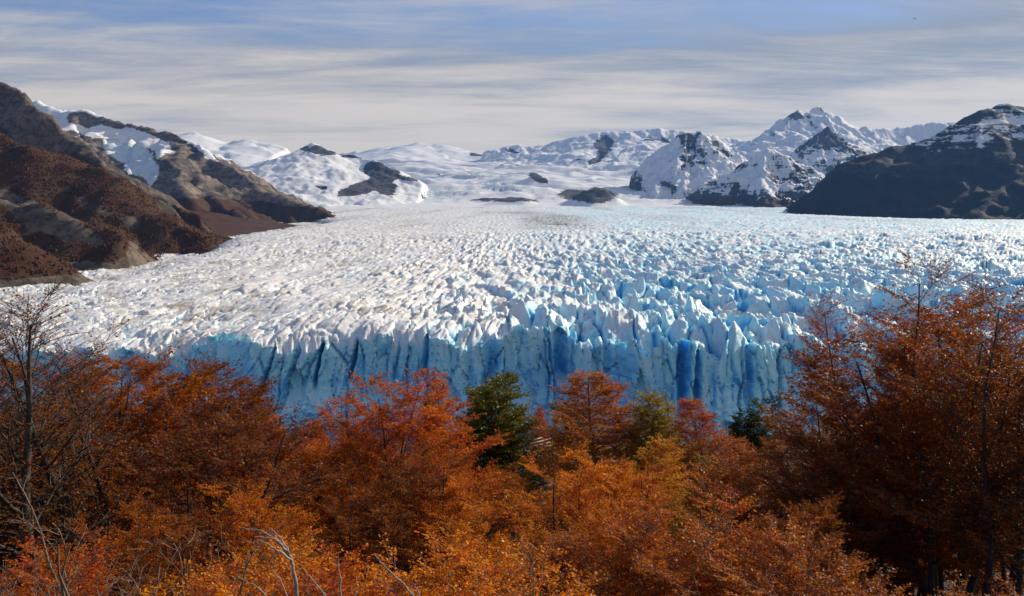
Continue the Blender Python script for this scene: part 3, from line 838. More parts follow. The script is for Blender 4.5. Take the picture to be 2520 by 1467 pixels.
class Tree:
    def __init__(self, seed):
        self.r = np.random.default_rng(seed)
        self.V, self.F, self.n = [], [], 0
        self.tw = []                                  # twigs: start, end, radius, leafiness
        self.L = None

    def tube(self, P, rad, sides):
        P = np.asarray(P)
        k = len(P)
        T = unit(np.gradient(P, axis=0))
        a = np.array([1.0, 0.13, 0.05]) if abs(T[0][0]) < 0.8 else np.array([0.1, 1.0, 0.0])
        U = unit(np.cross(T, a))
        W = np.cross(T, U)
        th = np.arange(sides) / sides * 2 * np.pi
        ring = P[:, None] + rad[:, None, None] * (np.cos(th)[None, :, None] * U[:, None] + np.sin(th)[None, :, None] * W[:, None])
        i = np.arange(k - 1)[:, None] * sides + np.arange(sides)[None]
        j = np.arange(k - 1)[:, None] * sides + (np.arange(sides)[None] + 1) % sides
        f = np.stack([i, j, j + sides, i + sides], -1).reshape(-1, 4) + self.n
        self.V.append(ring.reshape(-1, 3))
        self.F.append(f)
        self.n += k * sides

    def path(self, p, d, length, n, jit, trop):
        pts = [p]
        d = unit(d)
        for _ in range(n):
            d = unit(d + self.r.normal(0, jit, 3) + UP * trop)
            p = p + d * (length / n)
            pts.append(p)
        return np.array(pts)

    def point(self, P, f):
        k = f * (len(P) - 1)
        i = min(int(k), len(P) - 2)
        return P[i] + (P[i + 1] - P[i]) * (k - i), unit(P[i + 1] - P[i])

def make_tree(seed, H, stems=1, spread=0.1, base_r=0.12, crown0=0.2, prim=34, plen=lambda f: 1.0, elev=(20, 60), sec=7, twig=6, twl=0.5,
              leaves=20, lsize=0.08, flat=0.75, leafy=lambda f: 1.0, ptrop=0.06, pjit=0.10, stem_jit=0.05, lean=(0, 0), sec_len=0.5, twig_r=0.006, sides=6, stem_trop=0.08, az=None, hdrop=0.15):
    T = Tree(seed)
    r = T.r
    ref = 0.72 * max(plen(q / 20) for q in range(21))
    for s in range(stems):
        a = 2 * np.pi * (s + r.uniform(0, 0.6)) / stems
        hs_ = H * (1.0 if s == 0 else r.uniform(0.72, 0.97))
        d0 = np.array([math.cos(a) * spread + lean[0], math.sin(a) * spread + lean[1], 1.0])
        p0 = np.array([math.cos(a), math.sin(a), 0]) * (0.0 if stems == 1 else base_r * 1.1) + np.array([0, 0, -0.3])
        L = hs_ * (1.0 + 0.25 * (abs(lean[0]) + abs(lean[1])))
        P = T.path(p0, d0, L, 11, stem_jit, stem_trop)
        zs = np.linspace(0, 1, len(P))
        T.tube(P, base_r * (1 - 0.93 * zs ** 0.8) + 0.006, sides)
        for k in range(int(prim / stems * (1 + 0.5 * (stems > 1)))):
            f = crown0 + (1 - crown0) * ((k + r.uniform(0, 1)) / (prim / stems * (1 + 0.5 * (stems > 1))))
            f = min(f, 0.985)
            q, dq = T.point(P, f)
            aa = (k * 2.399963 + s * 1.3 + r.normal(0, 0.4)) if az is None else az(r)
            e = R(elev[0] + (elev[1] - elev[0]) * f + r.normal(0, 8))
            dd = np.array([math.cos(aa) * math.cos(e), math.sin(aa) * math.cos(e), math.sin(e)])
            pl_ = plen(f) * r.uniform(0.7, 1.15)
            B = T.path(q, dd, pl_, 6, pjit, ptrop)
            rb = max(base_r * (1 - 0.93 * f ** 0.8) * 0.42, 0.008) * (0.7 + 0.3 * min(pl_ / 2.0, 1.4))
            T.tube(B, rb * (1 - 0.85 * np.linspace(0, 1, len(B))) + 0.003, 4)
            lf = leafy(q[2] / H)
            nsec = max(2, int(round(sec * pl_ / ref)))
            for j in range(nsec):
                g = 0.15 + 0.85 * (j + r.uniform(0, 1)) / nsec
                q2, d2 = T.point(B, min(g, 0.99))
                side = unit(np.cross(d2, UP)) * (1 if j % 2 else -1)
                d3 = unit(d2 * r.uniform(0.5, 0.95) + side * r.uniform(0.5, 0.95) + UP * r.normal(0.02, 0.07))
                l2 = pl_ * sec_len * (1.1 - 0.7 * g) * r.uniform(0.7, 1.2) + twl * 0.4
                C = T.path(q2, d3, l2, 3, 0.13, 0.03)
                T.tube(C, np.linspace(rb * 0.38 + 0.002, 0.003, 4), 3)
                for w in range(twig):
                    h_ = 0.12 + 0.88 * (w + r.uniform(0, 1)) / twig
                    q4, d4 = T.point(C, min(h_, 0.99))
                    sd = unit(np.cross(d4, UP)) * (1 if w % 2 else -1)
                    d5 = unit(d4 * r.uniform(0.6, 1.0) + sd * r.uniform(0.4, 1.0) + UP * r.normal(0.0, 0.06))
                    T.tw.append(np.concatenate([q4, q4 + d5 * twl * r.uniform(0.6, 1.2), [twig_r, lf]]))
    TW = np.array(T.tw)
    # twigs: thin three-sided spikes
    A_, B_ = TW[:, 0:3], TW[:, 3:6]
    d = unit(B_ - A_)
    u = unit(np.cross(d, UP + 0.01))
    w = np.cross(d, u)
    n = len(TW)
    rr = TW[:, 6:7]
    ring = [A_ + rr * (math.cos(k * 2.094) * u + math.sin(k * 2.094) * w) for k in range(3)]
    tip = [B_ + rr * 0.35 * (math.cos(k * 2.094) * u + math.sin(k * 2.094) * w) for k in range(3)]
    T.V.append(np.stack(ring + tip, 1).reshape(-1, 3))
    i0 = T.n + np.arange(n)[:, None] * 6
    f = np.concatenate([i0 + np.array([[k, (k + 1) % 3, 3 + (k + 1) % 3, 3 + k]]) for k in range(3)])
    T.F.append(f)
    T.n += n * 6
    Vw, Fw = np.concatenate(T.V), np.concatenate(T.F)
    # leaves
    lv_out = None
    Vl = Fl = None
    if leaves > 0:
        keep = np.clip(TW[:, 7], 0, 1)
        cnt = r.binomial(leaves, keep)
        idx = np.repeat(np.arange(n), cnt)
        m_ = len(idx)
        uu = r.uniform(0.05, 1.05, m_)
        base = A_[idx] + (B_ - A_)[idx] * uu[:, None]
        dd = d[idx]
        side = u[idx] * np.where(r.uniform(size=m_) < 0.5, 1, -1)[:, None]
        ax = unit(dd * r.uniform(0.2, 1.0, (m_, 1)) + side * r.uniform(0.3, 1.0, (m_, 1)) + UP * r.normal(-0.05, 0.30, (m_, 1)))
        nrm = unit(UP * flat + r.normal(0, 0.42, (m_, 3)))
        cr = unit(np.cross(nrm, ax))
        s = lsize * r.uniform(0.6, 1.25, (m_, 1))
        base = base + side * s * r.uniform(0, 0.8, (m_, 1)) + r.normal(0, 0.18, (m_, 3)) * lsize
        nn_ = np.cross(ax, cr)
        p0 = base
        p1 = base + ax * s * 0.5 + cr * s * 0.36 + nn_ * s * 0.10
        p2 = base + ax * s
        p3 = base + ax * s * 0.5 - cr * s * 0.36 + nn_ * s * 0.10
        Vl = np.stack([p0, p1, p2, p3], 1).reshape(-1, 3)
        Fl = np.arange(m_ * 4).reshape(-1, 4)
        tc_ = r.uniform(0, 1, n)
        lc = np.repeat(np.clip(tc_[idx] * 0.6 + 0.4 * r.uniform(0, 1, m_), 0, 1), 4)
        lvv = np.repeat(r.uniform(0, 1, m_), 4)
        lv_out = dict(lv=lvv, lc=lc)
    return Vw, Fw, Vl, Fl, lv_out

PROTO = {}
NLEAF = 0
def proto(key, bark, leafm, **kw):
    global NLEAF
    Vw, Fw, Vl, Fl, at_ = make_tree(**kw)
    mw = quad_mesh(key + '_wood', Vw, Fw, None, True)
    mw.materials.append(bark)
    mlf = None
    if Vl is not None:
        mlf = quad_mesh(key + '_leaves', Vl, Fl, at_)
        mlf.materials.append(leafm)
        NLEAF += len(Fl)
    allz = np.percentile(Vw[:, 2], 99.6) if (Vl is None or key.startswith(('sparse', 'bare'))) else np.percentile(Vl[:, 2], 99.7)
    PROTO[key] = (mw, mlf, float(allz))

dome = lambda w, lo=0.3: (lambda f: w * (lo + (1 - lo) * math.sin(math.pi * min(max(f, 0.05), 1) ** 0.8) ** 0.8))
cone = lambda w: (lambda f: w * (0.07 + 1.0 * (1 - f) ** 0.85) * min(1, 0.55 + f * 1.4))
proto('spread_a', M_BARK, M_LEAF, seed=4, H=10, stems=4, spread=0.30, base_r=0.13, crown0=0.22, prim=28, plen=dome(3.0), elev=(6, 40), sec=10, twig=6, twl=0.60, leaves=22, lsize=0.085, flat=1.15, ptrop=0.04)
proto('spread_b', M_BARK, M_LEAF, seed=5, H=10, stems=3, spread=0.22, base_r=0.15, crown0=0.20, prim=28, plen=dome(2.8, 0.35), elev=(5, 44), sec=10, twig=6, twl=0.58, leaves=22, lsize=0.085, stem_jit=0.09, flat=1.15, ptrop=0.04)
proto('cone_a', M_GREYB, M_LEAF, seed=6, H=9, stems=1, base_r=0.14, crown0=0.04, prim=70, plen=cone(3.9), elev=(4, 52), sec=7, twig=5, twl=0.50, leaves=15, lsize=0.105, flat=1.0)
proto('cone_b', M_GREYB, M_LEAF, seed=7, H=9, stems=2, spread=0.10, base_r=0.12, crown0=0.05, prim=64, plen=cone(3.5), elev=(8, 56), sec=7, twig=5, twl=0.52, leaves=15, lsize=0.105, flat=0.9)
proto('evergreen', M_BARK, M_EVER, seed=8, H=8, stems=5, spread=0.30, base_r=0.12, crown0=0.08, prim=60, plen=dome(1.7, 0.6), elev=(10, 50), sec=7, twig=5, twl=0.46, leaves=18, lsize=0.12, flat=0.6)
proto('sparse_a', M_BARK, M_LEAF, seed=9, H=12, stems=3, spread=0.34, base_r=0.28, crown0=0.30, prim=30, plen=dome(3.0, 0.4), elev=(30, 52), sec=7, twig=6, twl=0.50, leaves=7, lsize=0.07, leafy=lambda f: 0.95 if f < 0.5 else 0.45, ptrop=0.12, pjit=0.14, stem_jit=0.11, twig_r=0.008)
proto('sparse_b', M_BARK, M_LEAF, seed=10, H=12, stems=2, spread=0.25, base_r=0.30, crown0=0.28, prim=30, plen=dome(3.2, 0.4), elev=(25, 50), sec=7, twig=6, twl=0.50, leaves=7, lsize=0.07, leafy=lambda f: 0.9 if f < 0.55 else 0.38, ptrop=0.12, pjit=0.15, stem_jit=0.12, lean=(0.30, 0.0), twig_r=0.008)
proto('tall_a', M_BARK, M_LEAF, seed=11, H=14, stems=5, spread=0.20, base_r=0.14, crown0=0.30, prim=60, plen=dome(2.7, 0.35), elev=(22, 55), sec=8, twig=6, twl=0.55, leaves=13, lsize=0.08, leafy=lambda f: 0.95 if f < 0.8 else 0.6, stem_jit=0.05, twig_r=0.007)
proto('tall_b', M_BARK, M_LEAF, seed=12, H=14, stems=4, spread=0.16, base_r=0.15, crown0=0.36, prim=52, plen=dome(2.7, 0.35), elev=(28, 58), sec=8, twig=6, twl=0.55, leaves=10, lsize=0.07, leafy=lambda f: 0.9 if f < 0.68 else 0.32, stem_jit=0.06, twig_r=0.007)
proto('tall_c', M_BARK, M_LEAF, seed=17, H=14, stems=4, spread=0.17, base_r=0.19, crown0=0.36, prim=60, plen=dome(3.0, 0.45), elev=(16, 50), sec=8, twig=6, twl=0.55, leaves=14, lsize=0.08, leafy=lambda f: 0.95 if f < 0.82 else 0.55, stem_jit=0.05, twig_r=0.007)
proto('shrub_a', M_GREYB, M_LEAF, seed=13, H=4.2, stems=4, spread=0.34, base_r=0.045, crown0=0.10, prim=44, plen=dome(1.35, 0.45), elev=(12, 48), sec=7, twig=6, twl=0.28, leaves=17, lsize=0.043, twig_r=0.003, flat=0.85)
proto('shrub_b', M_GREYB, M_LEAF, seed=14, H=4.2, stems=5, spread=0.40, base_r=0.04, crown0=0.10, prim=44, plen=dome(1.3, 0.5), elev=(8, 42), sec=7, twig=6, twl=0.28, leaves=17, lsize=0.043, twig_r=0.003, flat=0.9)
proto('bare_shrub', M_TWIG, M_LEAF, seed=15, H=3.6, stems=4, spread=0.34, base_r=0.045, crown0=0.25, prim=11, plen=dome(1.3, 0.4), elev=(42, 64), sec=5, twig=4, twl=0.22, leaves=2, lsize=0.035, leafy=lambda f: 0.4, twig_r=0.0026, pjit=0.20, stem_jit=0.17)
proto('bare_tree', M_GREYB, M_LEAF, seed=16, H=9, stems=3, spread=0.12, base_r=0.08, crown0=0.35, prim=30, plen=dome(1.6, 0.35), elev=(48, 70), sec=5, twig=4, twl=0.45, leaves=0, twig_r=0.010)
print('leaves', NLEAF, 'wood', sum(len(v[0].polygons) for v in PROTO.values()))

rt = random.Random(5)
def plant(name, key, px, top, Y, rgb, label, cat='tree', group=None, wide=1.0, rz=None, leafcat='crown', tilt=None):
    mw, mlf, h0 = PROTO[key]
    X, _, zt = at(px, top, Y)
    zb = tzf(X, Y)
    s = max((zt - zb), 1.5) / h0
    o = empty(name, (X, Y, zb - 0.05), rt.uniform(0, 6.28) if rz is None else rz)
    if tilt:
        o.rotation_euler = (tilt[0], tilt[1], o.rotation_euler[2])
    o.scale = (s * wide, s * wide, s)
    tag(o, label, cat, group)
    w = bpy.data.objects.new('trunk', mw)
    col.objects.link(w)
    w.parent = o
    if mlf is not None:
        c = bpy.data.objects.new('crown', mlf)
        col.objects.link(c)
        c.parent = o
        k = rt.uniform(0.92, 1.08)
        c.color = (rgb[0] * k, rgb[1] * k * rt.uniform(0.95, 1.05), rgb[2], 1)
    return o

ORANGE, RED, BROWN, RUST = (0.60, 0.165, 0.006), (0.52, 0.100, 0.006), (0.27, 0.070, 0.008), (0.42, 0.108, 0.006)
YELLOW, OLIVE, GREEN, BRIGHT = (0.58, 0.26, 0.012), (0.26, 0.150, 0.012), (0.150, 0.125, 0.010), (0.70, 0.225, 0.008)
GT = 'autumn trees on the slope below the viewpoint'
B = 'beech_tree'
# left side
plant(B, 'sparse_a', 75, 610, 23, BROWN, 'almost leafless dark tree at the left edge reaching highest against the ice', group=GT, rz=2.7)
plant(B, 'sparse_b', 0, 745, 24, RUST, 'thinly leaved tree with dark forking limbs, second from the left edge', group=GT, rz=0.2)
plant(B, 'sparse_b', 190, 845, 26, RUST, 'thin tree whose bare boughs sweep up to the right over the white ice', group=GT, rz=-0.5)
plant(B, 'spread_a', 60, 905, 31, RUST, 'red brown tree behind the bare limbs at the left edge', group=GT)
plant(B, 'spread_b', 210, 870, 34, RUST, 'rusty tree filling the gap behind the forking bare limbs on the left', group=GT)
plant(B, 'spread_a', 380, 868, 36, RUST, 'round topped rust tree just right of the bare boughs', group=GT)
plant(B, 'spread_b', 490, 880, 38, BROWN, 'brown tree with thin twigs poking above its crown, left of the ice cliff', group=GT)
plant(B, 'spread_a', 575, 935, 40, BROWN, 'brown tree at the left end of the open ice cliff', group=GT)
plant(B, 'spread_b', 455, 985, 27, (0.22, 0.055, 0.012), 'dark tree with long limbs spreading to the right in the left half', group=GT, tilt=(0, 0.22), rz=0.1, wide=1.2)
plant(B, 'cone_b', 660, 1018, 56, ORANGE, 'small orange tree at the foot of the ice cliff, left of centre', group=GT)
plant(B, 'cone_a', 735, 1035, 58, RED, 'small reddish tree low against the blue ice, left of the big centre tree', group=GT)
# centre
plant(B, 'spread_b', 1005, 925, 42, (0.54, 0.120, 0.008), 'big spreading red orange tree left of the dark green one', group=GT, wide=1.1)
plant(B, 'spread_a', 900, 965, 46, RED, 'red orange tree on the left shoulder of the big spreading one', group=GT, wide=0.9)
plant(B, 'cone_b', 1085, 935, 47, RED, 'thin topped reddish tree between the big spreading tree and the dark green one', group=GT, wide=0.8)
plant('evergreen_tree', 'evergreen', 1222, 916, 62, GREEN, 'large dark green evergreen standing against the ice cliff in the centre', group=GT, wide=1.2)
plant(B, 'cone_b', 1326, 1000, 92, RED, 'small red tree between the dark green evergreen and the tall orange cone', group=GT, wide=0.85)
plant('bare_tree', 'bare_tree', 1296, 940, 72, BROWN, 'leafless grey sapling right beside the dark green evergreen', group=GT, wide=0.6)
plant('bare_tree', 'bare_tree', 1388, 955, 72, BROWN, 'leafless grey sapling just left of the tall orange cone', group=GT, wide=0.8)
plant('evergreen_tree', 'evergreen', 1402, 1000, 69, (0.11, 0.085, 0.014), 'olive dark tree tucked against the left of the tall orange cone', group=GT, wide=1.0)
plant(B, 'cone_a', 1472, 903, 62, (0.52, 0.165, 0.010), 'tall cone shaped orange tree with pointed top before the ice cliff', group=GT, wide=1.6)
plant(B, 'cone_b', 1612, 965, 60, (0.36, 0.24, 0.014), 'yellow green tree right of the tall orange cone', group=GT, wide=1.5)
plant(B, 'cone_a', 1762, 982, 57, (0.46, 0.110, 0.012), 'pointed red orange tree right of centre by the wooden walkway', group=GT, wide=1.25)
plant('evergreen_tree', 'evergreen', 1855, 986, 66, (0.070, 0.090, 0.020), 'small dark green evergreen near the foot of the ice cliff on the right', group=GT, wide=1.1)
plant(B, 'spread_a', 1965, 1005, 52, BROWN, 'brown red tree just left of the big tree on the right', group=GT, wide=0.9)
plant(B, 'spread_a', 1430, 1082, 34, BRIGHT, 'sunlit orange tree in the middle below the wooden railing', group=GT, wide=1.0)
plant(B, 'cone_a', 1308, 1128, 68, RUST, 'low rust tree just below the pale railing', group=GT, wide=1.5)
plant(B, 'spread_b', 1245, 1150, 52, RUST, 'rust tree below the dark green evergreen', group=GT)
plant(B, 'spread_b', 1535, 1150, 36, BRIGHT, 'bright golden orange tree below the tall cone', group=GT)
plant(B, 'cone_b', 1630, 1085, 46, YELLOW, 'yellow tree in the hollow right of centre', group=GT, wide=1.45)
plant(B, 'cone_b', 1745, 1120, 43, OLIVE, 'dark olive tree in the hollow below the walkway on the right', group=GT)
plant(B, 'spread_b', 1130, 1165, 31, ORANGE, 'orange tree low in the middle of the picture', group=GT)
plant(B, 'spread_a', 930, 1190, 29, BROWN, 'dark shaded brown tree low left of the middle', group=GT)
plant(B, 'spread_a', 640, 1110, 36, RUST, 'rust tree below the left end of the ice cliff', group=GT)
plant(B, 'cone_b', 760, 1100, 42, ORANGE, 'orange tree on the left of the big spreading centre tree, lower down', group=GT, wide=1.1)
plant(B, 'spread_b', 1850, 1090, 40, RUST, 'rust tree below the small evergreen on the right', group=GT)
# right
plant(B, 'tall_c', 2360, 645, 27, (0.36, 0.075, 0.008), 'tallest red brown tree on the right with many stems', group=GT, rz=1.0)
plant(B, 'tall_c', 2500, 700, 24, BROWN, 'tall grey stemmed tree with a bare twiggy top at the right edge', group=GT, rz=2.2)
plant(B, 'tall_a', 2245, 745, 33, (0.38, 0.080, 0.008), 'red brown tree on the left flank of the tallest right hand tree', group=GT, rz=3.0)
plant(B, 'tall_b', 2420, 790, 31, (0.36, 0.078, 0.008), 'red brown tree between the two tallest trees on the right', group=GT, rz=4.1)
plant(B, 'tall_a', 2130, 900, 37, BROWN, 'lower brown tree sloping down left from the right hand group', group=GT, rz=5.0)
plant(B, 'spread_a', 2250, 1080, 36, ORANGE, 'sunlit orange tree seen behind the black trunks on the right', group=GT)
plant(B, 'spread_b', 2050, 1100, 28, (0.24, 0.055, 0.012), 'dark rust tree low on the right of centre', group=GT)
plant(B, 'spread_a', 2150, 925, 35, BROWN, 'dense brown crown filling the left slope of the right hand group', group=GT)
plant(B, 'spread_b', 2350, 930, 33, RUST, 'rust crown behind the black stems on the right', group=GT)
plant(B, 'sparse_a', -60, 690, 25, RUST, 'thin dark limbed tree between the two leftmost bare trees', group=GT, rz=2.0)
plant(B, 'spread_b', 2350, 730, 31, (0.36, 0.082, 0.008), 'broad dense russet crown between the tall stems on the right', group=GT, wide=1.15)
plant(B, 'tall_b', 2540, 860, 30, BROWN, 'brown crown cut off by the right edge of the picture', group=GT)

plant(B, 'spread_a', 330, 1205, 19, RUST, 'large rust crown at lower left behind the pale bare shrubs', group=GT, wide=0.8)
plant(B, 'spread_b', 600, 1195, 20, ORANGE, 'layered orange crown at lower left above the curved dead branch', group=GT, wide=0.8)
plant(B, 'spread_a', 1245, 1235, 19, (0.62, 0.185, 0.008), 'layered golden orange crown at the bottom near the middle', group=GT, wide=0.8)
plant(B, 'spread_b', 1480, 1245, 20, ORANGE, 'layered orange crown at the bottom below the golden tree', group=GT, wide=0.75)
plant(B, 'spread_a', 1660, 1215, 23, OLIVE, 'dark olive crown in the gap at the bottom right of the middle', group=GT, wide=0.7)
plant(B, 'spread_b', 1990, 1230, 20, RUST, 'layered rust crown at the bottom left of the black trunks', group=GT, wide=0.8)
# foreground bushes
GS = 'orange bushes along the bottom'
S_ = 'beech_bush'
for (px, top, Y, key, rgb, lab) in [
    (40, 1335, 14, 'shrub_a', RED, 'red orange bush in the bottom left corner'),
    (590, 1312, 13, 'shrub_a', BRIGHT, 'bright orange bush behind the curved dead branch'),
    (715, 1340, 12.5, 'shrub_b', (0.56, 0.12, 0.012), 'red orange bush right of the curved dead branch'),
    (1120, 1292, 14, 'shrub_b', BRIGHT, 'layered bright orange bush at the bottom just left of the middle'),
    (1480, 1290, 18, 'shrub_a', RUST, 'shaded rust bush at the bottom below the golden tree'),
    (1745, 1215, 18, 'shrub_a', (0.52, 0.125, 0.010), 'tall red orange bush right of the middle'),
    (1885, 1245, 17, 'shrub_b', (0.48, 0.125, 0.010), 'red orange bush before the dark trees on the right'),
    (2150, 1425, 14, 'shrub_b', RUST, 'dark rust bush at the bottom below the big tree on the right'),
    (2490, 1420, 15, 'shrub_b', RUST, 'low rust bush in the bottom right corner'),
]:
    plant(S_, key, px, top, Y, rgb, lab, 'bush', GS, wide=1.15)
for (px, top, Y, lab) in [
    (205, 1195, 13.0, 'pale leafless shrub with forked stem at lower left'),
    (275, 1180, 13.6, 'second pale leafless shrub with a Y shaped fork at lower left'),
    (395, 1215, 12.6, 'tangle of pale bare twigs right of the two forked shrubs'),
    (470, 1245, 13.0, 'low pale twiggy shrub left of the curved dead branch'),
    (110, 1290, 12.4, 'thin leafless shrub near the bottom left corner'),
]:
    plant('bare_shrub', 'bare_shrub', px, top, Y, BROWN, lab, 'shrub', 'pale leafless shrubs at lower left', wide=0.9)

for i, (px, top, key, rgb) in enumerate([(560, 1050, 'cone_a', RUST), (640, 1062, 'cone_b', BROWN), (705, 1068, 'cone_a', RUST), (790, 1062, 'cone_b', RED), (860, 1060, 'cone_a', BROWN), (1150, 1060, 'cone_b', RUST),
        (1265, 1065, 'cone_a', BROWN), (1365, 1060, 'cone_b', RUST), (1560, 1055, 'cone_a', OLIVE), (1668, 1072, 'cone_b', OLIVE), (1715, 1068, 'cone_a', RUST), (1815, 1060, 'cone_b', RUST), (1900, 1062, 'cone_a', OLIVE), (1950, 1055, 'cone_b', BROWN), (2010, 1050, 'cone_a', BROWN), (2080, 1050, 'cone_b', BROWN)]):
    plant(B, key, px, top, 96 + 3 * (i % 3), rgb, 'low ' + ('olive' if rgb is OLIVE else 'brown' if rgb is BROWN else 'rusty') + ' treetop in the rearmost row ' + ('left of the dark green evergreen' if px < 1222 else 'between evergreen and walkway' if px < 1690 else 'behind the long walkway'), group='rearmost row of treetops', wide=1.3)

# trees that only fill the canopy
sil = lambda x: float(np.interp(x, [-100, 0, 250, 400, 560, 640, 720, 800, 860, 1000, 1150, 1300, 1380, 1470, 1560, 1680, 1770, 1860, 1950, 2050, 2150, 2300, 2519, 2600],
                                [920, 920, 900, 900, 960, 1040, 1050, 1060, 1010, 960, 970, 1040, 1040, 960, 1020, 1080, 1040, 1045, 1050, 960, 850, 780, 820, 820]))
for i in range(22):
    px = -60 + 2640 * ((i * 0.618034) % 1.0)
    Y = [30, 36, 42, 48, 54, 60][i % 6] * rt.uniform(0.93, 1.07)
    top = max(sil(px) + rt.uniform(60, 130), {30: 1120, 36: 1090, 42: 1070, 48: 1050, 54: 1040, 60: 1035}[[30, 36, 42, 48, 54, 60][i % 6]] + rt.uniform(-20, 70))
    if 1180 < px < 1460 and Y < 85: top = max(top, 1170)
    if px > 2120 and Y < 36: Y += 16; top = max(top, 1000)
    if 860 < px < 1060 and Y < 30: top = max(top, 1260)
    cn, rgb = rt.choice([('orange', ORANGE), ('rust', RUST), ('rust', RUST), ('brown', BROWN), ('red orange', RED), ('orange', ORANGE)] if 700 < px < 1480 else [('orange', ORANGE), ('rust', RUST), ('olive', OLIVE), ('golden', YELLOW)] if 1480 <= px < 1900 else [('rust', RUST), ('brown', BROWN), ('brown', BROWN), ('red orange', RED), ('orange', ORANGE)])
    side = 'on the far left' if px < 420 else 'left of the middle' if px < 1000 else 'in the middle' if px < 1500 else 'right of the middle' if px < 2050 else 'on the far right'
    plant(B, rt.choice(['spread_a', 'spread_b']), px, top, Y, rgb, cn + ' tree in the ' + ('lower' if top > 1130 else 'upper') + ' canopy ' + side + ', partly hidden', group='trees filling the canopy')
for i in range(3):
    px = -20 + 2560 * ((i * 0.618034 + 0.3) % 1.0)
    if 850 < px < 1080 or px > 2180:
        continue
    plant(S_, rt.choice(['shrub_a', 'shrub_b']), px, rt.uniform(1330, 1400), rt.uniform(16, 21), rt.choice([RUST, ORANGE, RED, BROWN]), 'half hidden bush in the undergrowth ' + ('at lower left' if px < 850 else 'at lower centre' if px < 1700 else 'at lower right'), 'bush', 'bushes filling the undergrowth', wide=1.2)

# look-alikes in one part of the picture are told apart by their order from the left
ORD = ['leftmost', 'second from left', 'third from left', 'fourth from left', 'fifth from left', 'sixth from left', 'seventh from left', 'eighth from left']
alike = {}
for o in bpy.data.objects:
    if o.get('group') in ('trees filling the canopy', 'bushes filling the undergrowth', 'rearmost row of treetops'):
        alike.setdefault(o['label'], []).append(o)
for lab, os_ in alike.items():
    if len(os_) > 1:
        for k, o in enumerate(sorted(os_, key=lambda q: q.location.x / q.location.y)):
            o['label'] = ORD[k] + ' ' + lab

# ------------------------------------------------------------------ dead branches close to the viewer
def branch_obj(name, label, paths, mat, group):
    T = Tree(99)
    for pts, r0, r1 in paths:
        P = np.array([at(*q) for q in pts])
        k = 5
        tt = np.linspace(0, len(P) - 1, (len(P) - 1) * k + 1)
        Q = np.stack([np.interp(tt, np.arange(len(P)), P[:, c]) for c in range(3)], 1)
        for _ in range(3):
            Q[1:-1] = (Q[:-2] + 2 * Q[1:-1] + Q[2:]) / 4
        Q[1:-1] += T.r.normal(0, 0.004, Q[1:-1].shape)
        T.tube(Q, np.linspace(r0, r1, len(Q)), 7)
    V = np.concatenate(T.V)
    base = V[np.argmin(V[:, 2])].copy()
    o = link(name, quad_mesh(name, V - base, np.concatenate(T.F), None, True), mat)
    o.location = base
    tag(o, label, 'branch', group)
GD = 'pale dead branches at the bottom edge'
D0 = 7.5
branch_obj('dead_branch', 'curved pale dead branch with three arching forks at the bottom', [
    ([(736, 1640, D0), (733, 1500, D0), (728, 1440, D0), (718, 1380, D0 + .05), (700, 1350, D0 + .1), (675, 1325, D0 + .2), (640, 1304, D0 + .3), (590, 1300, D0 + .4)], 0.022, 0.005),
    ([(716, 1372, D0 + .05), (695, 1340, D0), (670, 1322, D0 - .05), (628, 1322, D0 - .1)], 0.012, 0.004),
    ([(718, 1380, D0), (690, 1358, D0 - .1), (662, 1342, D0 - .15), (638, 1328, D0 - .2)], 0.011, 0.004),
    ([(712, 1362, D0), (698, 1335, D0 + .1), (675, 1308, D0 + .15), (660, 1300, D0 + .2)], 0.010, 0.004)], M_PALE, GD)
branch_obj('dead_branch', 'thin straight dead branch slanting down right in the dark gap', [([(921, 1364, D0), (945, 1395, D0), (985, 1430, D0), (1020, 1470, D0), (1080, 1600, D0)], 0.005, 0.012)], M_PALE, GD)
branch_obj('dead_branch', 'short dead twig beside the slanting branch in the dark gap', [([(1016, 1436, D0), (1026, 1450, D0), (1034, 1475, D0), (1045, 1600, D0)], 0.004, 0.007)], M_PALE, GD)
branch_obj('dead_branch', 'upright crooked dead stick left of the dark gap', [([(833, 1376, D0), (831, 1395, D0), (837, 1420, D0), (838, 1470, D0), (838, 1600, D0)], 0.004, 0.010)], M_PALE, GD)
branch_obj('dead_branch', 'small crooked dead stick at the edge of the dark gap', [([(876, 1418, D0), (877, 1440, D0), (873, 1470, D0), (876, 1600, D0)], 0.004, 0.007)], M_PALE, GD)
branch_obj('dead_branch', 'dead stick slanting left at the bottom under the curved branch', [([(670, 1402, D0), (690, 1430, D0), (708, 1470, D0), (740, 1600, D0)], 0.004, 0.010)], M_PALE, GD)
branch_obj('dead_branch', 'dead stick slanting left between the curved branch and the upright stick', [([(742, 1394, D0), (765, 1425, D0), (805, 1470, D0), (890, 1600, D0)], 0.004, 0.010)], M_PALE, GD)
branch_obj('dead_branch', 'low dead branch lying slanted at the bottom left of the curved one', [([(585, 1420, D0), (630, 1443, D0), (660, 1470, D0), (720, 1600, D0)], 0.004, 0.012)], M_PALE, GD)
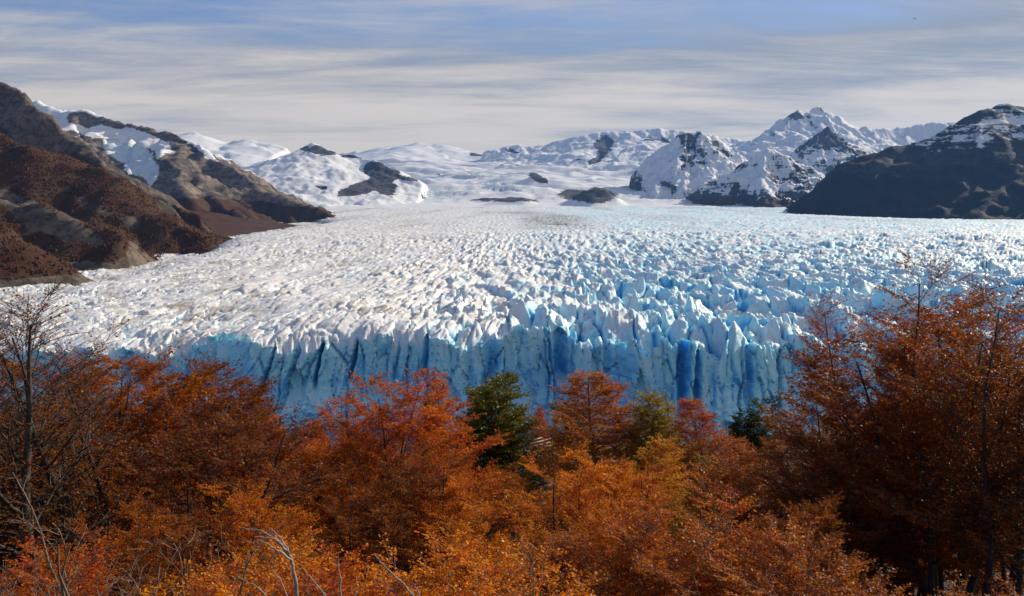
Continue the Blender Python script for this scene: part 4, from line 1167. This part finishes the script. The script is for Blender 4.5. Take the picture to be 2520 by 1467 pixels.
# ------------------------------------------------------------------ wooden walkways
m, t, b, out = new_mat('weathered_timber')
tco = t.nodes.new('ShaderNodeTexCoord').outputs['Object']
n_ = noise(t, vscale(t, tco, (1.5, 12, 12)), 2.0, 6, 0.65)
t.links.new(mixc(t, n_, (0.27, 0.21, 0.14), (0.45, 0.36, 0.25)), b.inputs['Base Color'])
b.inputs['Roughness'].default_value = 0.75
M_WOOD = m
def box(a, bb, w, h):
    """a beam from a to bb, w wide and h tall"""
    a, bb = np.array(a, float), np.array(bb, float)
    d = unit(bb - a)
    s = unit(np.cross(d, UP if abs(d[2]) < 0.9 else np.array([1.0, 0, 0])))
    u = np.cross(s, d)
    V = [q + s * w / 2 * i + u * h / 2 * j for q in (a, bb) for i, j in ((-1, -1), (1, -1), (1, 1), (-1, 1))]
    F = [(0, 1, 2, 3), (7, 6, 5, 4), (0, 4, 5, 1), (1, 5, 6, 2), (2, 6, 7, 3), (3, 7, 4, 0)]
    return np.array(V), np.array(F)
def beam(name, a, bb, w, h, parent):
    V, F = box(a, bb, w, h)
    o = link(name, quad_mesh(name, V - np.array(parent.location), F), M_WOOD, parent)
    return o
def walkway(label, A, Bp, width, bays):
    A, Bp = np.array(A), np.array(Bp)
    root = empty('boardwalk', tuple(A))
    tag(root, label, 'boardwalk', 'wooden boardwalks below the ice cliff')
    d = unit(Bp - A)
    s = unit(np.cross(d, UP))
    L = np.linalg.norm(Bp - A)
    n = int(L / 0.30)
    for k in range(n):
        c = A + d * (k + 0.5) * L / n
        beam('plank', c - s * width / 2, c + s * width / 2, L / n * 0.9, 0.05, root)
    for sg in (-1, 1):
        e = s * sg * (width / 2 - 0.02)
        for k in range(bays + 1):
            q = A + d * L * min(max(k / bays, 0.004), 0.996) + e * 1.04
            beam('post', q - UP * 2.2, q + UP * 1.08, 0.10, 0.10, root)
        for hz in (0.42, 0.78, 1.14):
            beam('rail', A + e * 0.97 + UP * hz, Bp + e * 0.97 + UP * hz, 0.05 if hz < 1 else 0.15, 0.14 if hz < 1 else 0.06, root)
        beam('joist', A + e * 0.9 - UP * 0.13, Bp + e * 0.9 - UP * 0.13, 0.07, 0.2, root)
# ramp seen between the evergreen and the tall orange cone; level run on the right
a0, a1 = np.array(at(1299, 1118, 86)), np.array(at(1346, 1104, 90))
walkway('pale wooden boardwalk ramp with railings beside the dark green evergreen', a0, a1, 1.1, 1)
b0, b1 = np.array(at(1672, 1132, 78)), np.array(at(2090, 1142, 74))
walkway('long wooden boardwalk with railings behind the trees right of centre', b0, b1, 1.6, 8)

# ------------------------------------------------------------------ a bird far off in the sky
m, t, b, out = new_mat('dark_feathers')
b.inputs['Base Color'].default_value = (0.02, 0.02, 0.02, 1)
bx, by, bz = at(2251, 46.5, 420)
body = []
segs = [(-0.55, .02), (-.4, .07), (-.1, .13), (.2, .11), (.42, .06), (.5, .07), (.62, .015)]
V, F = [], []
for y_, r_ in segs:
    for k in range(6):
        V.append((r_ * math.cos(k * math.pi / 3), y_, r_ * 0.85 * math.sin(k * math.pi / 3)))
for i in range(len(segs) - 1):
    for k in range(6):
        F.append((i * 6 + k, i * 6 + (k + 1) % 6, i * 6 + 6 + (k + 1) % 6, i * 6 + 6 + k))
bird = empty('bird', (bx, by, bz), 0.5)
tag(bird, 'tiny dark bird soaring high in the sky at the upper right', 'bird')
link('body', quad_mesh('body', np.array(V), np.array(F), None, True), m, bird)
for sg in (-1, 1):
    W = []
    for u_, ch, zz in ((0.06, .34, .03), (.5, .36, .22), (1.0, .28, .27), (1.35, .08, .20)):
        W += [(sg * u_, .2, zz), (sg * u_, .2 - ch, zz - .01), (sg * u_, .2 - ch, zz + .012), (sg * u_, .2, zz + .03)]
    WF = []
    for i in range(3):
        for k in range(4):
            WF.append((i * 4 + k, i * 4 + (k + 1) % 4, i * 4 + 4 + (k + 1) % 4, i * 4 + 4 + k))
    link('wing', quad_mesh('wing', np.array(W), np.array(WF)), m, bird)

# ------------------------------------------------------------------ forest on the far left slope: one mass of small crowns
X_, Y_, H_, A_, nz_ = LEFT
rg = np.random.default_rng(21)
want = ((A_['veg'] + 0.5 * fbm(X_ / 60, Y_ / 60, 3, 5)) > 0.05) & (Y_ < 2700) & (X_ > -1700)
ii = np.flatnonzero(want.ravel())
pick = rg.choice(ii, 52000)
cx_, cy_ = X_.ravel()[pick] + rg.uniform(-4, 4, len(pick)), Y_.ravel()[pick] + rg.uniform(-4, 4, len(pick))
ix = np.clip(np.searchsorted(X_[0], cx_) - 1, 0, X_.shape[1] - 2)
iy = np.clip(np.searchsorted(Y_[:, 0], cy_) - 1, 0, X_.shape[0] - 2)
fx = (cx_ - X_[0][ix]) / (X_[0][1] - X_[0][0])
fy = (cy_ - Y_[:, 0][iy]) / (Y_[1, 0] - Y_[0, 0])
cz_ = H_[iy, ix] * (1 - fx) * (1 - fy) + H_[iy, ix + 1] * fx * (1 - fy) + H_[iy + 1, ix] * (1 - fx) * fy + H_[iy + 1, ix + 1] * fx * fy
sc = rg.uniform(1.1, 3.6, len(pick)) ** 1.0
oct_ = np.array([[1, 0, .0], [-.5, .9, .1], [-.6, -.8, .0], [.1, 0, 1.5]])
tri_ = np.array([[0, 1, 3], [1, 2, 3], [2, 0, 3]])
th = rg.uniform(0, 6.28, len(pick))
ct, st_ = np.cos(th), np.sin(th)
ox = (oct_[None, :, 0] * ct[:, None] - oct_[None, :, 1] * st_[:, None]) * sc[:, None]
oy = (oct_[None, :, 0] * st_[:, None] + oct_[None, :, 1] * ct[:, None]) * sc[:, None]
oz = oct_[None, :, 2] * sc[:, None] * rg.uniform(0.8, 1.3, len(pick))[:, None] - 0.6
VV = np.stack([cx_[:, None] + ox, cy_[:, None] + oy, cz_[:, None] + oz], -1).reshape(-1, 3)
FF = (np.arange(len(pick))[:, None, None] * 4 + tri_[None]).reshape(-1, 3)
m, t, b, out = new_mat('far_autumn_forest')
p = pos(t)
hue = attr(t, 'hue')
c = ramp(t, mathn(t, 'ADD', mathn(t, 'MULTIPLY', hue, 0.55), mathn(t, 'MULTIPLY', noise(t, p, 0.006, 4, 0.6), 0.5)), [(0.25, (0.050, 0.022, 0.012)), (0.5, (0.075, 0.026, 0.012)), (0.65, (0.085, 0.040, 0.016)), (0.85, (0.078, 0.058, 0.024))])
t.links.new(c, b.inputs['Base Color'])
b.inputs['Roughness'].default_value = 0.9
b.inputs['Specular IOR Level'].default_value = 0.1
fo = link('hillside_forest', quad_mesh('hillside_forest', VV, FF, dict(hue=np.repeat(rg.uniform(0, 1, len(pick)), 4))), m)
tag(fo, 'far reddish brown forest covering the left mountain slope', kind='stuff')

# ------------------------------------------------------------------ mountain air
m = bpy.data.materials.new('haze_air')
m.use_nodes = True
t = m.node_tree
t.nodes.clear()
out = t.nodes.new('ShaderNodeOutputMaterial')
pv = t.nodes.new('ShaderNodeVolumePrincipled')
pv.inputs['Color'].default_value = (0.17, 0.45, 1.0, 1)
pv.inputs['Density'].default_value = 1.7e-5
pv.inputs['Anisotropy'].default_value = 0.2
t.links.new(pv.outputs[0], out.inputs['Volume'])
hx, hy0, hy1, hz0, hz1 = 9500.0, -900.0, 20500.0, -160.0, 2600.0
V = np.array([[sx * hx, (hy1 if sy > 0 else hy0), (hz1 if sz > 0 else hz0)] for sz in (-1, 1) for sx, sy in ((-1, -1), (1, -1), (1, 1), (-1, 1))])
F = np.array([[3, 2, 1, 0], [4, 5, 6, 7], [0, 1, 5, 4], [1, 2, 6, 5], [2, 3, 7, 6], [3, 0, 4, 7]])
hz_ = link('haze', quad_mesh('haze', V, F), m)
tag(hz_, 'thin blue mountain haze over the whole view', kind='stuff')
